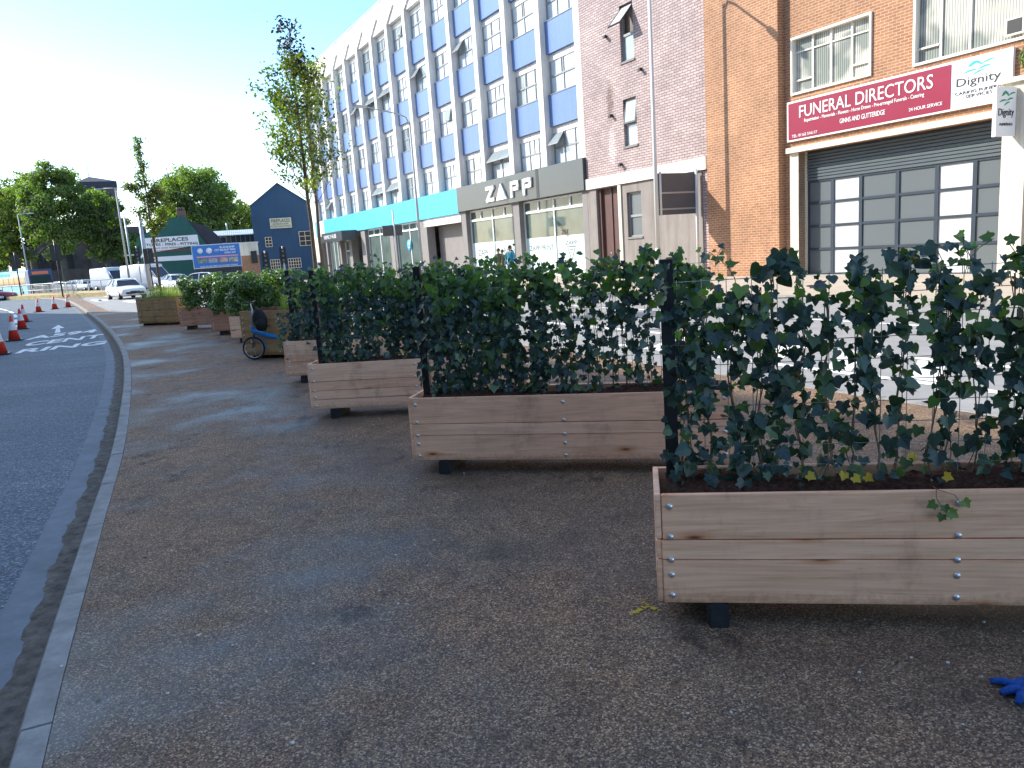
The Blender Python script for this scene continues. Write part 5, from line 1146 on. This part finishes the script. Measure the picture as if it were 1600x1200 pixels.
# ================================================================== TREES
def limb(m, p, d, l, r, depth, tips, r_, up=.15, bend=.25):
    pts = [Vector(p)]; rr = [r]; dv = Vector(d).normalized()
    for i in range(4):
        dv = (dv+Vector((r_.normal(0, bend), r_.normal(0, bend), r_.normal(0, bend)+up))*.35).normalized(); pts.append(pts[-1]+dv*l/4); rr.append(r*(1-.17*(i+1)))
    m.tube(pts, rr, 6 if r > .02 else 4)
    tips.append(pts[-1]); tips.append(pts[-2])
    if depth > 0:
        for k in range(3):
            t = int(r_.integers(2, 5)); limb(m, pts[t], dv+Vector((r_.normal(0, .6), r_.normal(0, .6), r_.normal(0, .4))), l*.62, rr[t]*.65, depth-1, tips, r_, up, bend)
def slender_tree(p, h, label, seed, rad, nleaf, clear=.3, leaf=.07, topdark=False, lean=(0, 0), m_='tree1', shape=None):
    r_ = np.random.default_rng(seed); root = empty('street_tree', p, 0, label, 'tree'); m = MB(); tips = []
    n = 14; tr = []; x = y = 0
    for i in range(n+1): t = i/n; tr.append(Vector((lean[0]*t+r_.normal(0, .02)*t, lean[1]*t+r_.normal(0, .02)*t, h*.97*t)))
    r0_ = h*.0085; m.tube(tr, [r0_*(1-.85*i/n)+.004 for i in range(n+1)], 9)
    nb = int(h*6); C = []
    for i in range(nb):
        t = clear+(1-clear)*(i+.5)/nb; k = t*n; a = tr[int(k)].lerp(tr[min(n, int(k)+1)], k-int(k)); az = r_.uniform(0, 6.28)
        u = (t-clear)/(1-clear); sh = shape(u) if shape else math.sin(math.pi*min(1, u*.9+.12))**.8
        l = rad*sh*r_.uniform(.6, 1.1)+.12; tp = []; limb(m, a, (math.cos(az), math.sin(az), .9), l, .006+.012*(1-t), 1 if l > .4 else 0, tp, r_, .3); C += [(q, l, t) for q in tp]
    m.build('trunk', M['bark'], root)
    k = r_.integers(0, len(C), nleaf); P = np.array([C[i][0] for i in k])+r_.normal(0, 1, (nleaf, 3))*np.array([.09, .09, .08])*min(1.3, h/7)
    mi = np.array([1 if topdark and C[i][2] > .82 else 0 for i in k])
    scatter('crown', OV, OF, P, r_.normal(0, 1, (nleaf, 3))+np.array([0, 0, .5]), r_.normal(0, 1, (nleaf, 3))-np.array([0, 0, .5]), r_.uniform(.6, 1.2, nleaf)*leaf, [M[m_], M['treetop']], root, mi=mi)
    return root
tA = AT(492, 20); slender_tree(tA, 7.45, 'tall slender street tree with a purple tipped crown, in front of the white block', 31, 1.15, 4600, .40, .10, True, (0, 0), shape=lambda u: 1.15*(1-u)**.75*(.55+.45*min(1, u*5)) if u < .72 else .16)
tB = AT(502, 27); slender_tree(tB, 8.3, 'second slender tree just behind the tall one, partly hiding the white block', 32, 1.3, 3200, .42, .10, False, (.1, 0), shape=lambda u: .95*(1-u)**.5)
wc = Vector((WP.x, WP.y, 0))+Vector((.75, .15, 0)); slender_tree((wc.x, wc.y, .7), 4.9, 'small slender tree growing in the far tall sleeper planter', 33, .95, 4600, .34, .08, False, m_='tree1', shape=lambda u: max(.09, (1-u*1.35))*(.6+.4*min(1, u*5)))
def big_tree(p, h, rx, ry, z0, m_, label, seed, n=15000, leaf=.5, blobs=None, trunk=True):
    r_ = np.random.default_rng(seed); root = empty('tree', p, 0, label, 'tree', 'large trees by the church and gables'); m = MB(); tips = []
    m.tube([(0, 0, -.2), (0, 0, 1), (r_.normal(0, .2), 0, h*.35), (r_.normal(0, .3), 0, h*.6)], [h*.035, h*.028, h*.022, h*.012], 10)
    for i in range(9): a = r_.uniform(0, 6.28); limb(m, (0, 0, h*r_.uniform(.22, .5)), (math.cos(a), math.sin(a), .8), rx*.9, h*.012, 1, tips, r_)
    m.build('trunk', M['bark2'], root)
    nb = 130; u = r_.normal(0, 1, (nb, 3)); u /= np.linalg.norm(u, axis=1)[:, None]; rad = r_.uniform(.35, 1, nb)**.6*.86; zc = (h+z0)/2; hz = (h-z0)/2
    C = u*rad[:, None]*np.array([rx, ry, hz])+np.array([0, 0, zc]); br = r_.uniform(.18, .3, nb)*min(rx, hz)
    k = r_.integers(0, nb, n); o = r_.normal(0, 1, (n, 3)); o /= np.linalg.norm(o, axis=1)[:, None]; o *= (r_.uniform(.3, 1.08, n))[:, None]
    P = C[k]+o*br[k][:, None]*np.array([1, 1, .75]); scatter('crown', QV, QF, P, o+r_.normal(0, .4, (n, 3))+np.array([0, 0, .3]), r_.normal(0, 1, (n, 3)), r_.uniform(.5, 1.1, n)*leaf, M[m_], root); return root
big_tree(AT(28, 128), 18.2, 4.6, 4, 3.5, 'tree3', 'yellowing broad tree at the left edge behind the bus', 41, 20000, .42)
big_tree(AT(58, 140), 21.5, 5.0, 4, 8, 'tree2', 'thinner dark crowned tree rising behind the yellowing one', 47, 6500, .45)
big_tree(AT(104, 122), 20.2, 5.6, 5, 4, 'tree2', 'largest green tree, standing left of the church tower', 42, 30000, .42)
big_tree(AT(172, 126), 16.2, 3.9, 4, 3, 'tree2', 'round green tree in front of the lower part of the church tower', 43, 20000, .42)
big_tree(AT(-15, 150), 12, 6, 5, 2, 'tree2', 'dark green tree at the left frame edge under the pale building', 48, 7000, .5)
big_tree(AT(318, 128), 18.7, 7.2, 6, 5, 'tree2', 'large dome shaped green tree behind the green gable house', 44, 34000, .42)
big_tree(AT(383, 140), 14.2, 4.2, 4, 4, 'tree3', 'smaller yellow green tree between the dome tree and the blue gable', 45, 12000, .42)
big_tree(AT(215, 150), 9.5, 3.6, 3, 2, 'tree2', 'low dark tree between the church and the green gable', 46, 5000, .5)
# ================================================================== PEOPLE on the far pavement
def person(px, D, h, label, hair, coat, facing):
    p = AT(px, D, 0); root = empty('person', (p.x, p.y, 0), facing, label, 'person', 'people walking on the far pavement')
    def skin_obj(name, pts, edges, rad, m_):
        me = bpy.data.meshes.new(name); me.from_pydata([tuple(c*h for c in q) for q in pts], edges, []); me.materials.append(M[m_]); o = bpy.data.objects.new(name, me); COL.objects.link(o); o.parent = root
        sk = o.modifiers.new('skin', 'SKIN'); 
        if not me.skin_vertices: me.attributes
        bm = bmesh.new(); bm.from_mesh(me); lay = bm.verts.layers.skin.verify(); bm.verts.ensure_lookup_table()
        for i, v in enumerate(bm.verts): v[lay].radius = (rad[i]*h, rad[i]*h*.8); v[lay].use_root = (i == 0)
        bm.to_mesh(me); bm.free(); ss = o.modifiers.new('sub', 'SUBSURF'); ss.levels = 1; ss.render_levels = 2; return o
    pts = [(0, 0, .53), (0, 0, .62), (0, 0, .74), (0, 0, .81), (0, 0, .86), (0, .01, .90), (0, .01, .97), (.055, 0, .50), (.06, .03, .28), (.06, -.02, .05), (.06, .05, .015), (-.055, 0, .50), (-.06, -.06, .28), (-.06, .0, .05), (-.06, .07, .015), (.11, 0, .80), (.135, -.02, .63), (.13, .06, .5), (-.11, 0, .80), (-.135, .02, .63), (-.13, .08, .5)]
    ed = [(0, 1), (1, 2), (2, 3), (3, 4), (4, 5), (5, 6), (0, 7), (7, 8), (8, 9), (9, 10), (0, 11), (11, 12), (12, 13), (13, 14), (3, 15), (15, 16), (16, 17), (3, 18), (18, 19), (19, 20)]
    rd = [.075, .075, .085, .06, .03, .045, .042, .055, .035, .022, .018, .055, .035, .022, .018, .035, .024, .014, .035, .024, .014]
    skin_obj('body', pts, ed, rd, 'skin')
    skin_obj('coat', [(0, 0, .42), (0, 0, .55), (0, 0, .74), (0, 0, .82), (.115, 0, .80), (.14, -.02, .63), (.135, .05, .53), (-.115, 0, .80), (-.14, .02, .63), (-.135, .06, .53)], [(0, 1), (1, 2), (2, 3), (3, 4), (4, 5), (5, 6), (3, 7), (7, 8), (8, 9)], [.1, .09, .1, .05, .043, .033, .025, .043, .033, .025], coat)
    skin_obj('trousers', [(0, 0, .52), (.055, 0, .46), (.06, .03, .28), (.06, -.02, .06), (-.055, 0, .46), (-.06, -.06, .28), (-.06, 0, .06)], [(0, 1), (1, 2), (2, 3), (0, 4), (4, 5), (5, 6)], [.085, .065, .045, .035, .065, .045, .035], 'jeans')
    m = MB(); m.ball((0, -.012*h, .945*h), .058*h, (1, 1.05, 1.1), u=14, v=10); m.v = [v for v in m.v]; m.build('hair', M[hair], root); return root
person(778, 38, 1.62, 'person with brown hair walking past the shop window, seen over the ivy', 'hair_brown', 'green_coat', R(150))
person(784, 38.6, 1.55, 'person with auburn hair close beside the one in a teal coat', 'hair_brown', 'green_coat', R(150))
person(796, 37, 1.72, 'person with dark hair in a teal coat in front of the shop', 'hair_dark', 'teal_coat', R(150))
